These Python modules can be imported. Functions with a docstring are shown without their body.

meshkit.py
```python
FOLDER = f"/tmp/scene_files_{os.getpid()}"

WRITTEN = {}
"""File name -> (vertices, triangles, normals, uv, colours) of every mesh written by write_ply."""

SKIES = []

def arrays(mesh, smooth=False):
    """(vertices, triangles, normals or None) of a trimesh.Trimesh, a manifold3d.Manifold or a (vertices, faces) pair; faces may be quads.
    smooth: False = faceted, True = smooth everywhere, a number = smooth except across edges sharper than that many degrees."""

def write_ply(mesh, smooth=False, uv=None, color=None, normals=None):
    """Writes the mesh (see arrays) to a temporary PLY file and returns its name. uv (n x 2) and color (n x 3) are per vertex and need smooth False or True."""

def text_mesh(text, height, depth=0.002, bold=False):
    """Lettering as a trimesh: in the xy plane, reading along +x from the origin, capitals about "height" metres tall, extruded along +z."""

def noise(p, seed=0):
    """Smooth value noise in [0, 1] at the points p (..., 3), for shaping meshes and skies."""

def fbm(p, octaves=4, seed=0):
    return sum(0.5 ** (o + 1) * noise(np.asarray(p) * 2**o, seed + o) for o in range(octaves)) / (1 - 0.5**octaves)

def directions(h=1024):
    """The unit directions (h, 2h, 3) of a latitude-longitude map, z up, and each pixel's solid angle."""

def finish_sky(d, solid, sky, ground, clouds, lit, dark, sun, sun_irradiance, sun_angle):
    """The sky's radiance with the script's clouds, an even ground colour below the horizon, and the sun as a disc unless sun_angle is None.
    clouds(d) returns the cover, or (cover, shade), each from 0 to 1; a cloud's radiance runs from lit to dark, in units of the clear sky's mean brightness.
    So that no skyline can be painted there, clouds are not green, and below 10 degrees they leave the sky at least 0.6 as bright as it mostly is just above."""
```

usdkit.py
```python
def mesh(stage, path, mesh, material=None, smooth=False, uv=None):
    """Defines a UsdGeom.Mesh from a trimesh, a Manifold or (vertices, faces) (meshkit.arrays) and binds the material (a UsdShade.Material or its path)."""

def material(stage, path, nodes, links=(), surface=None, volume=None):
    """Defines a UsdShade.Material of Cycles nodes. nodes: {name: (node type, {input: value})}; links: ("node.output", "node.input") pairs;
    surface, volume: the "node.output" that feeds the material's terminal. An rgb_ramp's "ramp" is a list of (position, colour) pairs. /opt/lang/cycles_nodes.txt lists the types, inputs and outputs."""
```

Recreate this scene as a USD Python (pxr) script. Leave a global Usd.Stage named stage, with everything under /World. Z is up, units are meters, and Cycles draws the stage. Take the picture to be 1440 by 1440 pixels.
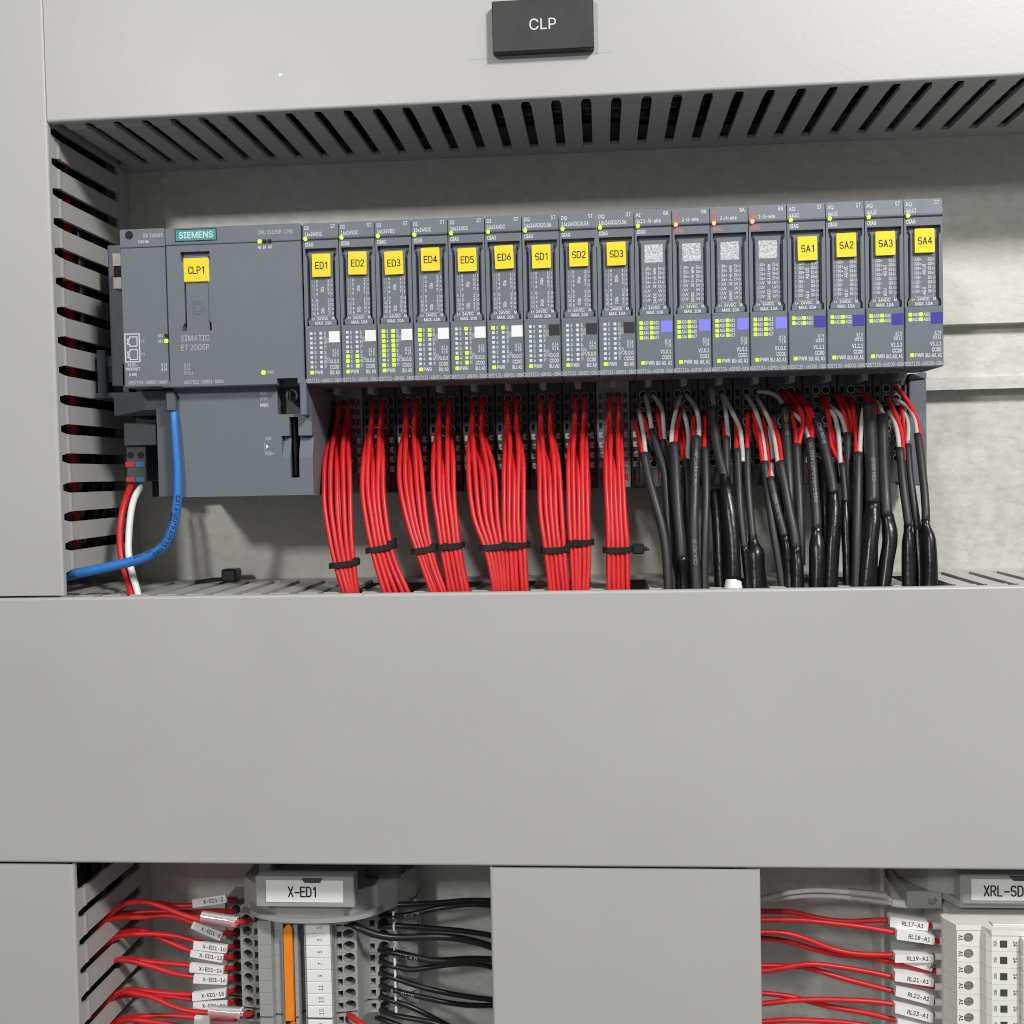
import math
import numpy as np, trimesh, shapely, manifold3d
from shapely.geometry import LineString, Polygon, box as sbox
from shapely.ops import unary_union
from scipy.interpolate import PchipInterpolator
import usdkit, meshkit
from pxr import Usd, UsdGeom, UsdLux, UsdShade, Gf, Sdf

stage = Usd.Stage.CreateInMemory()
UsdGeom.SetStageUpAxis(stage, "Z"); UsdGeom.SetStageMetersPerUnit(stage, 1.0)
UsdGeom.Xform.Define(stage, "/World"); UsdGeom.Scope.Define(stage, "/World/Looks")
RNG = np.random.default_rng(7)
MM = 0.001
# ------------------------------------------------------------------ camera (all lengths below in mm)
CAM = np.array([119.91170774, -524.44505909, 53.86990649])
ROT = np.array([[0.99658721, 0.0798046, -0.02109898], [-0.01817461, -0.03719476, -0.99914275], [-0.08052096, 0.99611635, -0.0356174]])
FPX = 1554.3007704
cam = UsdGeom.Camera.Define(stage, "/World/camera")
cam.CreateHorizontalApertureAttr(36.0); cam.CreateVerticalApertureAttr(36.0)
cam.CreateFocalLengthAttr(36.0 * FPX / 1440)
cam.CreateClippingRangeAttr(Gf.Vec2f(0.02, 100))
cam.CreateExposureAttr(0.03)
r, dn, fw = ROT; up = -dn; bk = -fw; c = CAM * MM
cam.AddTransformOp().Set(Gf.Matrix4d(*r, 0, *up, 0, *bk, 0, *c, 1))


# ------------------------------------------------------------------ lamps of the room
def lamp(name, pos, target, w, h, intensity, color=(1, 1, 1)):
    L = UsdLux.RectLight.Define(stage, "/World/" + name)
    L.CreateWidthAttr(w); L.CreateHeightAttr(h); L.CreateIntensityAttr(intensity); L.CreateColorAttr(Gf.Vec3f(*color))
    z = np.array(pos, float) - np.array(target, float); z /= np.linalg.norm(z)
    x = np.cross([0, 0, 1], z); x /= np.linalg.norm(x); y = np.cross(z, x)
    L.AddTransformOp().Set(Gf.Matrix4d(*x, 0, *y, 0, *z, 0, *np.array(pos, float), 1))


T0 = np.array([0.10, -0.05, 0.06])
lamp("ceiling_lamp_right", T0 + 1.2 * np.array([0.43, -0.70, 0.575]), T0, 0.16, 0.16, 150, (1, 0.985, 0.96))
lamp("ceiling_lamp_left", T0 + 1.9 * np.array([-0.33, -0.88, 0.34]), T0, 0.14, 0.14, 172, (1, 0.985, 0.96))
lamp("ceiling_panel", (1.3, -1.05, 1.25), T0, 0.9, 0.9, 1.75, (1, 0.99, 0.98))
dome = UsdLux.DomeLight.Define(stage, "/World/room_light")
dome.CreateIntensityAttr(1.0)
dm = usdkit.material(stage, "/World/Looks/room_air", {"b": ("background_shader", {"color": (0.95, 0.98, 1.0), "strength": 0.20})}, surface="b.background")
UsdShade.MaterialBindingAPI.Apply(dome.GetPrim()).Bind(dm)


def U(px, py, y):
    """the point of the depth plane y that the photograph's pixel shows"""
    d = np.array([(px - 720) / FPX, (py - 720) / FPX, 1]) @ ROT
    return CAM + (y - CAM[1]) / d[1] * d


def pxscale(y):
    return FPX / (y - CAM[1])


# ------------------------------------------------------------------ materials
MATS = {}


def M(name, color, rough=0.5, metallic=0.0, var=0.06, vscale=60, bump=0.0, bscale=900, spec=0.5, coat=0.0, emit=None, estr=0.0):
    n = {"g": ("geometry", {}), "n": ("noise_texture", {"scale": vscale, "detail": 4, "roughness": 0.6}),
         "r": ("rgb_ramp", {"ramp": [(0.25, tuple(np.array(color) * (1 - var))), (0.75, tuple(np.minimum(np.array(color) * (1 + var), 1)))]}),
         "rr": ("map_range", {"from_min": 0.2, "from_max": 0.8, "to_min": max(rough - 0.07, 0.03), "to_max": min(rough + 0.07, 1), "clamp": True}),
         "p": ("principled_bsdf", {"metallic": metallic, "specular_ior_level": spec, "coat_weight": coat, "coat_roughness": 0.1})}
    l = [("g.position", "n.vector"), ("n.fac", "r.fac"), ("r.color", "p.base_color"), ("n.fac", "rr.value"), ("rr.result", "p.roughness")]
    if emit is not None:
        n["p"][1].update({"emission_color": emit, "emission_strength": estr})
    if bump:
        n["n2"] = ("noise_texture", {"scale": bscale, "detail": 3})
        n["b"] = ("bump", {"strength": bump, "distance": 0.0004})
        l += [("g.position", "n2.vector"), ("n2.fac", "b.height"), ("b.normal", "p.normal")]
    MATS[name] = usdkit.material(stage, "/World/Looks/" + name, n, l, surface="p.BSDF")
    return MATS[name]


duct_grey = M("duct_grey_plastic", (0.436, 0.432, 0.421), 0.42, var=0.025, vscale=14, bump=0.10, bscale=500)
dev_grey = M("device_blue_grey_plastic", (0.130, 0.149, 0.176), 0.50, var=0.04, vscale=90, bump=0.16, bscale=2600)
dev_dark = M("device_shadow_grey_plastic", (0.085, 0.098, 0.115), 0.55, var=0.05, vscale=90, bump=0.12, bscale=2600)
base_dark = M("dark_grey_plastic", (0.055, 0.058, 0.062), 0.5, var=0.1, vscale=120)
base_light = M("light_grey_plastic", (0.26, 0.27, 0.275), 0.5, var=0.05, vscale=120)
ring_grey = M("terminal_ring_grey", (0.33, 0.33, 0.33), 0.35, metallic=0.3)
button_white = M("pale_button_plastic", (0.74, 0.75, 0.74), 0.45)
black_hole = M("black_recess", (0.006, 0.006, 0.007), 0.7)
black_gloss = M("glossy_black_tube", (0.006, 0.006, 0.007), 0.29, spec=0.42, bump=0.5, bscale=260)
black_matt = M("matt_black_sleeve", (0.024, 0.024, 0.025), 0.46, var=0.12, vscale=150, bump=0.15, bscale=900)
black_wire = M("black_wire_jacket", (0.010, 0.010, 0.011), 0.34)
tie_black = M("black_nylon", (0.012, 0.012, 0.013), 0.36)
red_wire_m = M("red_wire_jacket", (0.58, 0.017, 0.020), 0.40, var=0.10, vscale=110, bump=0.06, bscale=600, spec=0.4)
white_wire_m = M("white_wire_jacket", (0.78, 0.78, 0.76), 0.38)
clear_wire_m = M("greyish_white_wire_jacket", (0.50, 0.48, 0.46), 0.3)
grey_wire_m = M("grey_wire_jacket", (0.70, 0.70, 0.67), 0.42)
blue_jacket = M("blue_cable_jacket", (0.025, 0.18, 0.55), 0.45, var=0.10, vscale=160, bump=0.25, bscale=700)
yellow_tag = M("yellow_tag_plastic", (0.86, 0.655, 0.006), 0.5, var=0.03)
white_print = M("white_print", (0.64, 0.66, 0.68), 0.6, var=0.02)
pale_print = M("faint_grey_print", (0.42, 0.44, 0.47), 0.6, var=0.02)
black_print = M("black_print", (0.010, 0.010, 0.010), 0.6, var=0.02)
sleeve_print = M("grey_sleeve_print", (0.26, 0.27, 0.28), 0.6, var=0.02)
red_print = M("red_lit_print", (0.62, 0.16, 0.17), 0.6, var=0.02)
teal_logo = M("teal_logo_plate", (0.010, 0.27, 0.25), 0.45, var=0.03)
white_plastic = M("white_marker_plastic", (0.86, 0.86, 0.84), 0.48, var=0.02)
code_patch = M("pale_speckled_patch", (0.47, 0.49, 0.50), 0.6, var=0.75, vscale=1500)
square_white = M("white_code_square", (0.80, 0.81, 0.82), 0.55)
square_black = M("black_code_square", (0.012, 0.013, 0.014), 0.6)
square_violet = M("violet_code_square", (0.20, 0.20, 0.86), 0.55)
square_navy = M("navy_code_square", (0.030, 0.028, 0.28), 0.55)
led_off = M("unlit_lamp_window", (0.62, 0.66, 0.70), 0.5)
led_green = M("lit_green_lamp", (0.35, 0.8, 0.03), 0.4, emit=(0.42, 0.90, 0.012), estr=1.0)
led_orange = M("lit_orange_lamp", (0.9, 0.3, 0.1), 0.4, emit=(1.0, 0.22, 0.07), estr=1.7)
steel = M("bright_steel", (0.50, 0.50, 0.48), 0.42, metallic=0.85, var=0.1)
socket_metal = M("dull_nickel_shell", (0.33, 0.32, 0.29), 0.5, metallic=0.6, var=0.12, vscale=200)
zinc_rail = M("zinc_rail_metal", (0.66, 0.66, 0.62), 0.45, metallic=0.45, var=0.06)
scuff_m = M("pale_scuff", (0.50, 0.50, 0.49), 0.6, var=0.02)
sign_black = M("black_engraved_laminate", (0.018, 0.018, 0.018), 0.42, var=0.15, vscale=80)
orange_m = M("orange_plastic", (0.90, 0.26, 0.015), 0.45)
block_grey = M("terminal_grey_plastic", (0.34, 0.345, 0.335), 0.5, var=0.04)
relay_cream = M("cream_relay_plastic", (0.82, 0.81, 0.75), 0.5, var=0.03)
mark_red = M("red_mark", (0.45, 0.02, 0.03), 0.5)
mark_blue = M("blue_mark", (0.03, 0.16, 0.42), 0.5)
clear_m = usdkit.material(stage, "/World/Looks/clear_sleeve", {
    "t": ("transparent_bsdf", {"color": (0.88, 0.86, 0.86)}), "g": ("glossy_bsdf", {"color": (1, 1, 1), "roughness": 0.12}),
    "d": ("diffuse_bsdf", {"color": (0.85, 0.82, 0.82)}), "f": ("fresnel", {"IOR": 1.5}),
    "m": ("mix_closure", {"fac": 0.34}), "m2": ("mix_closure", {})},
    [("t.BSDF", "m.closure1"), ("d.BSDF", "m.closure2"), ("f.fac", "m2.fac"), ("m.closure", "m2.closure1"), ("g.BSDF", "m2.closure2")], surface="m2.closure")
plate_m = usdkit.material(stage, "/World/Looks/galvanised_sheet", {
    "g": ("geometry", {}),
    "mp": ("mapping", {"scale": (1, 1, 1)}),
    "w": ("noise_texture", {"scale": 40, "detail": 3}),
    "mx": ("mix_vector", {"fac": 0.012}),
    "v": ("voronoi_texture", {"scale": 190}),
    "n": ("noise_texture", {"scale": 1.0, "detail": 8, "roughness": 0.72}), "nm": ("mapping", {"scale": (150, 150, 330)}),
    "bw": ("rgb_to_bw", {}),
    "a": ("math", {"math_type": "multiply_add", "value2": 0.20, "value3": 0.05}),
    "s": ("math", {"math_type": "add"}),
    "r": ("rgb_ramp", {"ramp": [(0.36, (0.49, 0.478, 0.43)), (0.62, (0.575, 0.568, 0.525)), (0.88, (0.65, 0.645, 0.605))]}),
    "rr": ("map_range", {"from_min": 0.3, "from_max": 0.9, "to_min": 0.40, "to_max": 0.58, "clamp": True}),
    "n3": ("noise_texture", {"scale": 900, "detail": 2}),
    "b": ("bump", {"strength": 0.12, "distance": 0.0003}),
    "p": ("principled_bsdf", {"metallic": 0.35, "specular_ior_level": 0.5})},
    [("g.position", "w.vector"), ("g.position", "mx.a"), ("w.color", "mx.b"), ("mx.result", "v.vector"), ("g.position", "nm.vector"), ("nm.vector", "n.vector"), ("v.color", "bw.color"), ("bw.val", "a.value1"),
     ("a.value", "s.value1"), ("n.fac", "s.value2"), ("s.value", "r.fac"), ("r.color", "p.base_color"), ("s.value", "rr.value"), ("rr.result", "p.roughness"),
     ("g.position", "n3.vector"), ("n3.fac", "b.height"), ("b.normal", "p.normal")], surface="p.BSDF")

# ------------------------------------------------------------------ prims
USED, ORI = {}, {}


def numbered(parent, name):
    k = (parent, name); n = USED.get(k, 0); USED[k] = n + 1
    return f"{parent}/{name}" + (f"_{n:03d}" if n else "")


def tag(p, label=None, cat=None, group=None, kind=None):
    for k, v in (("label", label), ("category", cat), ("group", group), ("kind", kind)):
        if v:
            p.SetCustomDataByKey(k, v)
    return p


def thing(name, label, cat, o=(0, 0, 0), group=None, kind=None):
    path = numbered("/World", name)
    x = UsdGeom.Xform.Define(stage, path); x.AddTranslateOp().Set(Gf.Vec3d(*[float(v) * MM for v in o]))
    ORI[path] = np.array(o, float)
    tag(x.GetPrim(), label, cat, group, kind)
    return path


def arr(m):
    v, f, _ = meshkit.arrays(m)
    return np.asarray(v, float), np.asarray(f, int)


def cat(ms):
    V, F, k = [], [], 0
    for m in ms:
        v, f = arr(m); V.append(v); F.append(f + k); k += len(v)
    return np.vstack(V), np.vstack(F)


def part(parent, name, m, material, label=None, smooth=False, kind=None):
    v, f = cat(m) if isinstance(m, list) else arr(m)
    path = numbered(parent, name)
    ORI[path] = ORI[parent]
    me = usdkit.mesh(stage, path, ((v - ORI[parent]) * MM, f), material, smooth=smooth)
    tag(me.GetPrim(), label, kind=kind)
    return path


def solo(name, m, material, label, catg, group=None, kind=None, smooth=False):
    v, f = cat(m) if isinstance(m, list) else arr(m)
    o = np.array([(v[:, 0].min() + v[:, 0].max()) / 2, v[:, 1].max(), v[:, 2].min()])
    path = numbered("/World", name); ORI[path] = o
    me = usdkit.mesh(stage, path, ((v - o) * MM, f), material, smooth=smooth)
    me.AddTranslateOp().Set(Gf.Vec3d(*[float(a) * MM for a in o]))
    tag(me.GetPrim(), label, catg, group, kind)
    return path


def copy_of(src, d, label, group=None):
    name = src.rsplit("/", 1)[1]
    was = stage.GetPrimAtPath(src).GetCustomData()
    path = numbered("/World", name)
    x = UsdGeom.Xform.Define(stage, path); p = x.GetPrim()
    p.GetReferences().AddInternalReference(src)
    o = ORI[src] + np.array(d, float); ORI[path] = o
    x.ClearXformOpOrder()
    op = [q for q in UsdGeom.Xformable(p).GetOrderedXformOps()]
    p.GetAttribute("xformOp:translate").Set(Gf.Vec3d(*[float(a) * MM for a in o]))
    x.SetXformOpOrder([UsdGeom.XformOp(p.GetAttribute("xformOp:translate"))])
    tag(p, label, was["category"], group or was.get("group"))
    p.SetInstanceable(True)
    return path


# ------------------------------------------------------------------ shapes (mm)
MF = manifold3d.Manifold


def hull(pts):
    return MF.hull_points(np.asarray(pts, np.float32))


def box(x0, x1, y0, y1, z0, z1, c=0.0):
    x0, x1 = sorted((x0, x1)); y0, y1 = sorted((y0, y1)); z0, z1 = sorted((z0, z1))
    if c <= 0:
        return MF.cube((x1 - x0, y1 - y0, z1 - z0)).translate((x0, y0, z0))
    c = min(c, (x1 - x0) / 2.1, (y1 - y0) / 2.1, (z1 - z0) / 2.1)
    P = []
    for X, sx in ((x0, 1), (x1, -1)):
        for Y, sy in ((y0, 1), (y1, -1)):
            for Z, sz in ((z0, 1), (z1, -1)):
                P += [(X, Y + sy * c, Z + sz * c), (X + sx * c, Y, Z + sz * c), (X + sx * c, Y + sy * c, Z)]
    return hull(P)


def pix_rect(p0, p1, y):
    """x and z limits of the upright rectangle on plane y whose two photographed corners are p0 (upper left) and p1"""
    a = U(*p0, y); b = U(*p1, y)
    return a[0], b[0], b[2], a[2]


def pbox(p0, p1, y0, y1, c=0.3):
    x0, x1, z0, z1 = pix_rect(p0, p1, y0)
    return box(x0, x1, y0, y1, z0, z1, c)


def ext(poly, h):
    return trimesh.creation.extrude_polygon(poly, h, engine="earcut")


def exts(shape, h):
    return trimesh.util.concatenate([ext(g, h) for g in getattr(shape, "geoms", [shape]) if g.area > 1e-9])


def prism_xz(poly, y0, y1):
    """polygon in x,z swept from y0 (near the viewer) to y1"""
    v, f = arr(exts(poly if not isinstance(poly, list) else Polygon(poly), abs(y1 - y0)))
    return np.stack([v[:, 0], max(y0, y1) - v[:, 2], v[:, 1]], 1), f


def prism_xy(poly, z0, z1):
    v, f = arr(exts(poly if not isinstance(poly, list) else Polygon(poly), z1 - z0))
    return np.stack([v[:, 0], v[:, 1], z0 + v[:, 2]], 1), f


def prism_yz(poly, x0, x1):
    v, f = arr(exts(poly if not isinstance(poly, list) else Polygon(poly), x1 - x0))
    return np.stack([x0 + v[:, 2], v[:, 0], v[:, 1]], 1), f


def man(vf):
    v, f = arr(vf)
    t = trimesh.Trimesh(v, f, process=True); t.fix_normals()
    return MF(manifold3d.Mesh(np.asarray(t.vertices, np.float32), np.asarray(t.faces, np.uint32)))


def cyl_y(x, z, r, y0, y1, n=16):
    return prism_xz(shapely.Point(x, z).buffer(r, quad_segs=n // 4), y0, y1)


def ring_y(x, z, r0, r1, y0, y1, n=16):
    return prism_xz(shapely.Point(x, z).buffer(r1, quad_segs=n // 4).difference(shapely.Point(x, z).buffer(r0, quad_segs=n // 4)), y0, y1)


def resample(pts, step=3.0, nmin=8):
    P = np.asarray(pts, float)
    t = np.r_[0, np.cumsum(np.linalg.norm(np.diff(P, axis=0), axis=1) + 1e-9)]
    n = max(nmin, int(t[-1] / step) + 1)
    return PchipInterpolator(t, P, axis=0)(np.linspace(0, t[-1], n))


def smooth_path(P, k=2):
    P = P.copy()
    for _ in range(k):
        P[1:-1] = (P[:-2] + 2 * P[1:-1] + P[2:]) / 4
    return P


def frames(P):
    T = np.gradient(P, axis=0); T /= np.linalg.norm(T, axis=1, keepdims=True)
    N = np.zeros_like(P); a = np.cross(T[0], [0.3, 1, 0.2]); N[0] = a / np.linalg.norm(a)
    for i in range(1, len(P)):
        v = N[i - 1] - T[i] * (N[i - 1] @ T[i]); N[i] = v / np.linalg.norm(v)
    return T, N, np.cross(T, N)


def tube(P, R, n=10, caps=True, wob=0.0, seed=0):
    P = np.asarray(P, float); R = np.broadcast_to(np.asarray(R, float), (len(P),))
    T, N, B = frames(P); a = np.linspace(0, 2 * np.pi, n, endpoint=False)
    rad = R[:, None] * np.ones(n)
    if wob:
        g = np.random.default_rng(seed)
        ph = g.uniform(0, 6.28, 4); s = np.arange(len(P))[:, None] / len(P)
        rad = rad * (1 + wob * (np.sin(2 * a + ph[0] + 3 * s) + 0.7 * np.sin(3 * a + ph[1] - 5 * s) + 0.5 * np.sin(9 * s + ph[2])))
    V = P[:, None] + rad[..., None] * (np.cos(a)[None, :, None] * N[:, None] + np.sin(a)[None, :, None] * B[:, None])
    V = V.reshape(-1, 3); F = []
    i = np.arange(len(P) - 1)[:, None] * n; j = np.arange(n)[None]; k = (j + 1) % n
    F = np.concatenate([np.stack([i + j, i + n + k, i + n + j], -1).reshape(-1, 3), np.stack([i + j, i + k, i + n + k], -1).reshape(-1, 3)])
    F = F[:, ::-1]
    if caps:
        m = len(V); V = np.vstack([V, P[0], P[-1]]); e = (len(P) - 1) * n; j = np.arange(n); k = (j + 1) % n
        F = np.vstack([F, np.stack([np.full(n, m), k, j], 1)[:, ::-1] * 1, np.stack([np.full(n, m + 1), e + j, e + k], 1)[:, ::-1]])
    t = trimesh.Trimesh(V, F, process=False)
    if t.volume < 0:
        F = F[:, ::-1]
    return V, F


# ------------------------------------------------------------------ lettering
TXT = {}


def glyphs(s, h, bold=False):
    k = (s, bold)
    if k not in TXT:
        m = meshkit.text_mesh(s, 10.0, 1.0, bold)
        TXT[k] = (np.array(m.vertices), np.array(m.faces))
    v, f = TXT[k]
    return v * [h / 10, h / 10, 1], f


def text(s, h, x, z, y, sx=0.8, align="l", rot=0.0, bold=None, d=0.05):
    """lettering on a face that looks towards -y: capitals h tall, its baseline's start (or middle, or end) at x,z"""
    v, f = glyphs(s, h, h < 1.9 if bold is None else bold); v = v.copy(); v[:, 0] *= sx
    w = v[:, 0].max()
    if align == "c":
        v[:, 0] -= w / 2
    if align == "r":
        v[:, 0] -= w
    a = math.radians(rot); ca, sa = math.cos(a), math.sin(a)
    X, Z = v[:, 0] * ca - v[:, 1] * sa, v[:, 0] * sa + v[:, 1] * ca
    return np.stack([x + X, y + 0.02 - v[:, 2] * d, z + Z], 1), f


def arc(cx, cy, rx, ry, a0, a1, n=9):
    t = np.radians(np.linspace(a0, a1, n))
    return [(cx + rx * math.cos(q), cy + ry * math.sin(q)) for q in t]


STROKES = {
    "E": [[(.55, 1), (0, 1), (0, 0), (.55, 0)], [(0, .52), (.48, .52)]],
    "D": [[(0, 0), (0, 1), (.25, 1)] + arc(.25, .66, .33, .34, 90, 0) + arc(.25, .34, .33, .34, 0, -90) + [(0, 0)]],
    "C": [arc(.3, .68, .28, .32, 25, 180) + arc(.3, .32, .28, .32, 180, 335)],
    "L": [[(0, 1), (0, 0), (.5, 0)]],
    "P": [[(0, 0), (0, 1), (.3, 1)] + arc(.3, .74, .26, .26, 90, -90) + [(0, .48)]],
    "R": [[(0, 0), (0, 1), (.3, 1)] + arc(.3, .74, .26, .26, 90, -90) + [(0, .48)], [(.28, .48), (.58, 0)]],
    "S": [arc(.29, .75, .27, .25, 25, 180, 8) + arc(.29, .5, .27, .0, 180, 180, 1) + arc(.29, .26, .28, .26, 80, -155, 10)],
    "A": [[(0, 0), (.29, 1), (.58, 0)], [(.09, .32), (.49, .32)]],
    "X": [[(0, 0), (.55, 1)], [(0, 1), (.55, 0)]],
    "-": [[(.05, .42), (.6, .42)]],
    "1": [[(.12, .78), (.34, 1), (.34, 0)]],
    "2": [arc(.28, .73, .26, .27, 170, -20, 9) + [(.02, 0), (.56, 0)]],
    "3": [arc(.27, .755, .24, .245, 150, -80, 9) + [(.2, .51)] + arc(.27, .26, .28, .26, 80, -150, 9)],
    "4": [[(.42, 0), (.42, 1), (0, .28), (.58, .28)]],
    "5": [[(.52, 1), (.08, 1), (.05, .55)] + arc(.28, .32, .28, .32, 120, -150, 10)],
    "6": [[(.44, 1), (.14, .6)] + arc(.29, .3, .27, .3, 150, -210, 14)],
    "7": [[(0, 1), (.55, 1), (.2, 0)]],
    "8": [arc(.28, .75, .23, .25, 0, 360, 13), arc(.28, .26, .27, .26, 0, 360, 13)],
    "9": [arc(.28, .7, .26, .3, 0, 360, 14), [(.53, .62), (.2, 0)]],
    "0": [arc(.28, .5, .27, .5, 0, 360, 17)],
}


def plotted(s, h, x, z, y, w=0.15, sx=0.9, gap=0.24, align="c", rot=0.0, d=0.05):
    """plotter lettering, one even stroke"""
    gs, cx = [], 0.0
    for ch in s:
        st = STROKES[ch]
        for pl in st:
            gs.append(LineString([(cx + a * sx, b) for a, b in pl]).buffer(w / 2, quad_segs=2))
        cx += (max(p[0] for pl in st for p in pl) if ch != "1" else .40) * sx + gap
    sh = unary_union(gs).simplify(0.01); W = cx - gap
    v, f = arr(exts(sh, 1.0))
    X0 = (v[:, 0] - (W / 2 if align == "c" else 0)) * h; Z0 = v[:, 1] * h
    a = math.radians(rot); X, Z = X0 * math.cos(a) - Z0 * math.sin(a), X0 * math.sin(a) + Z0 * math.cos(a)
    return np.stack([x + X, y + 0.02 - v[:, 2] * d, z + Z], 1), f


def text_on_tube(s, h, P, r, s0, flip=1, off=0.0, sx=0.9, bold=False, d=0.06):
    """lettering wrapped on the side of a tube that looks towards -y, reading along its path from distance s0"""
    v, f = glyphs(s, h, bold); v = v.copy()
    t = np.r_[0, np.cumsum(np.linalg.norm(np.diff(P, axis=0), axis=1))]
    along = s0 + flip * v[:, 0] * sx; across = flip * (v[:, 1] - h / 2) + off
    Pa = np.stack([np.interp(along, t, P[:, k]) for k in range(3)], 1)
    T = np.gradient(P, axis=0); T /= np.linalg.norm(T, axis=1, keepdims=True)
    Ta = np.stack([np.interp(along, t, T[:, k]) for k in range(3)], 1); Ta /= np.linalg.norm(Ta, axis=1, keepdims=True)
    view = np.array([0, -1.0, 0])
    B = np.cross(view, Ta); B /= np.linalg.norm(B, axis=1, keepdims=True)
    Nn = np.cross(Ta, B); Nn *= np.sign((Nn @ view))[:, None]
    ang = np.clip(across / r, -1.4, 1.4); rr = r - 0.02 + v[:, 2] * d
    out = Pa + B * (np.sin(ang) * rr)[:, None] + Nn * (np.cos(ang) * rr)[:, None]
    return out, f


# ================================================================== THE SETTING: mounting plate
solo("mounting_plate", box(-400, 620, 0, 3, -420, 460), plate_m, "galvanised sheet-metal mounting plate behind all the devices", "mounting plate", kind="structure")

# ================================================================== wiring ducts
XL, ZT, ZL, ZB = -105.7, 202.8, 4.9, -106.8
PITCH = 12.2


def finger_mesh(cx, plane, at, sgn, w=7.9, head=11.7, d0=11.0, t=1.7):
    """a straight finger whose widened tip bends inwards, under the lid"""
    a, b = w / 2, head / 2
    dk = 69.5
    L = [(-a, d0), (-a, 67.2), (-a, 68.4), (-a, 69.6), (-a - .2, 70.8), (-b + .9, 74.6), (-b + .2, 76.4), (-b, 77.2), (-b, 77.8)]
    V, F = [], []
    for k, (h, d) in enumerate(L):
        ins = float(np.interp(d, [67.2, 68.4, 69.6, 70.8, 78.2], [0, -.42, -.42, .1, .75]))
        for s in (h, -h):
            for q in (0, t):
                V.append((cx + s, d, at + sgn * (q + ins)))
    for k in range(len(L) - 1):
        i, j = 4 * k, 4 * k + 4           # 0: left front, 1: left back, 2: right front, 3: right back
        F += [(i, i + 2, j + 2), (i, j + 2, j), (i + 1, j + 1, j + 3), (i + 1, j + 3, i + 3), (i, j, j + 1), (i, j + 1, i + 1), (i + 2, i + 3, j + 3), (i + 2, j + 3, j + 2)]
    e = 4 * (len(L) - 1)
    F += [(0, 1, 3), (0, 3, 2), (e, e + 2, e + 3), (e, e + 3, e + 1)]
    V = np.array(V); F = np.array(F)
    V = np.stack([V[:, 2], -V[:, 1], V[:, 0]], 1) if plane == "x" else np.stack([V[:, 0], -V[:, 1], V[:, 2]], 1)
    t_ = trimesh.Trimesh(V, F, process=False)
    return V, (F[:, ::-1] if t_.volume < 0 else F)


def wall_mesh(poly, plane, at, sgn, t=1.7):
    """poly in (along, depth from the plate); plane 'x' (a wall that looks to +x) or 'z'"""
    v, f = arr(exts(poly, t))
    s, d, q = v[:, 0], v[:, 1], at + sgn * v[:, 2]
    V = np.stack([q, -d, s], 1) if plane == "x" else np.stack([s, -d, q], 1)
    t_ = trimesh.Trimesh(V, f, process=False)
    return V, (f[:, ::-1] if t_.volume < 0 else f)


def duct_wall(t, plane, at, sgn, s0, s1, centres, skip=()):
    base = part(t, "side_wall", wall_mesh(sbox(s0, 0.3, s1, 11.0), plane, at, sgn), duct_grey)
    for c in centres:
        if s0 + 5 < c < s1 - 5 and not any(abs(c - k) < 2 for k in skip):
            part(base, "finger", finger_mesh(c, plane, at, sgn), duct_grey)
    return base


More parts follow.
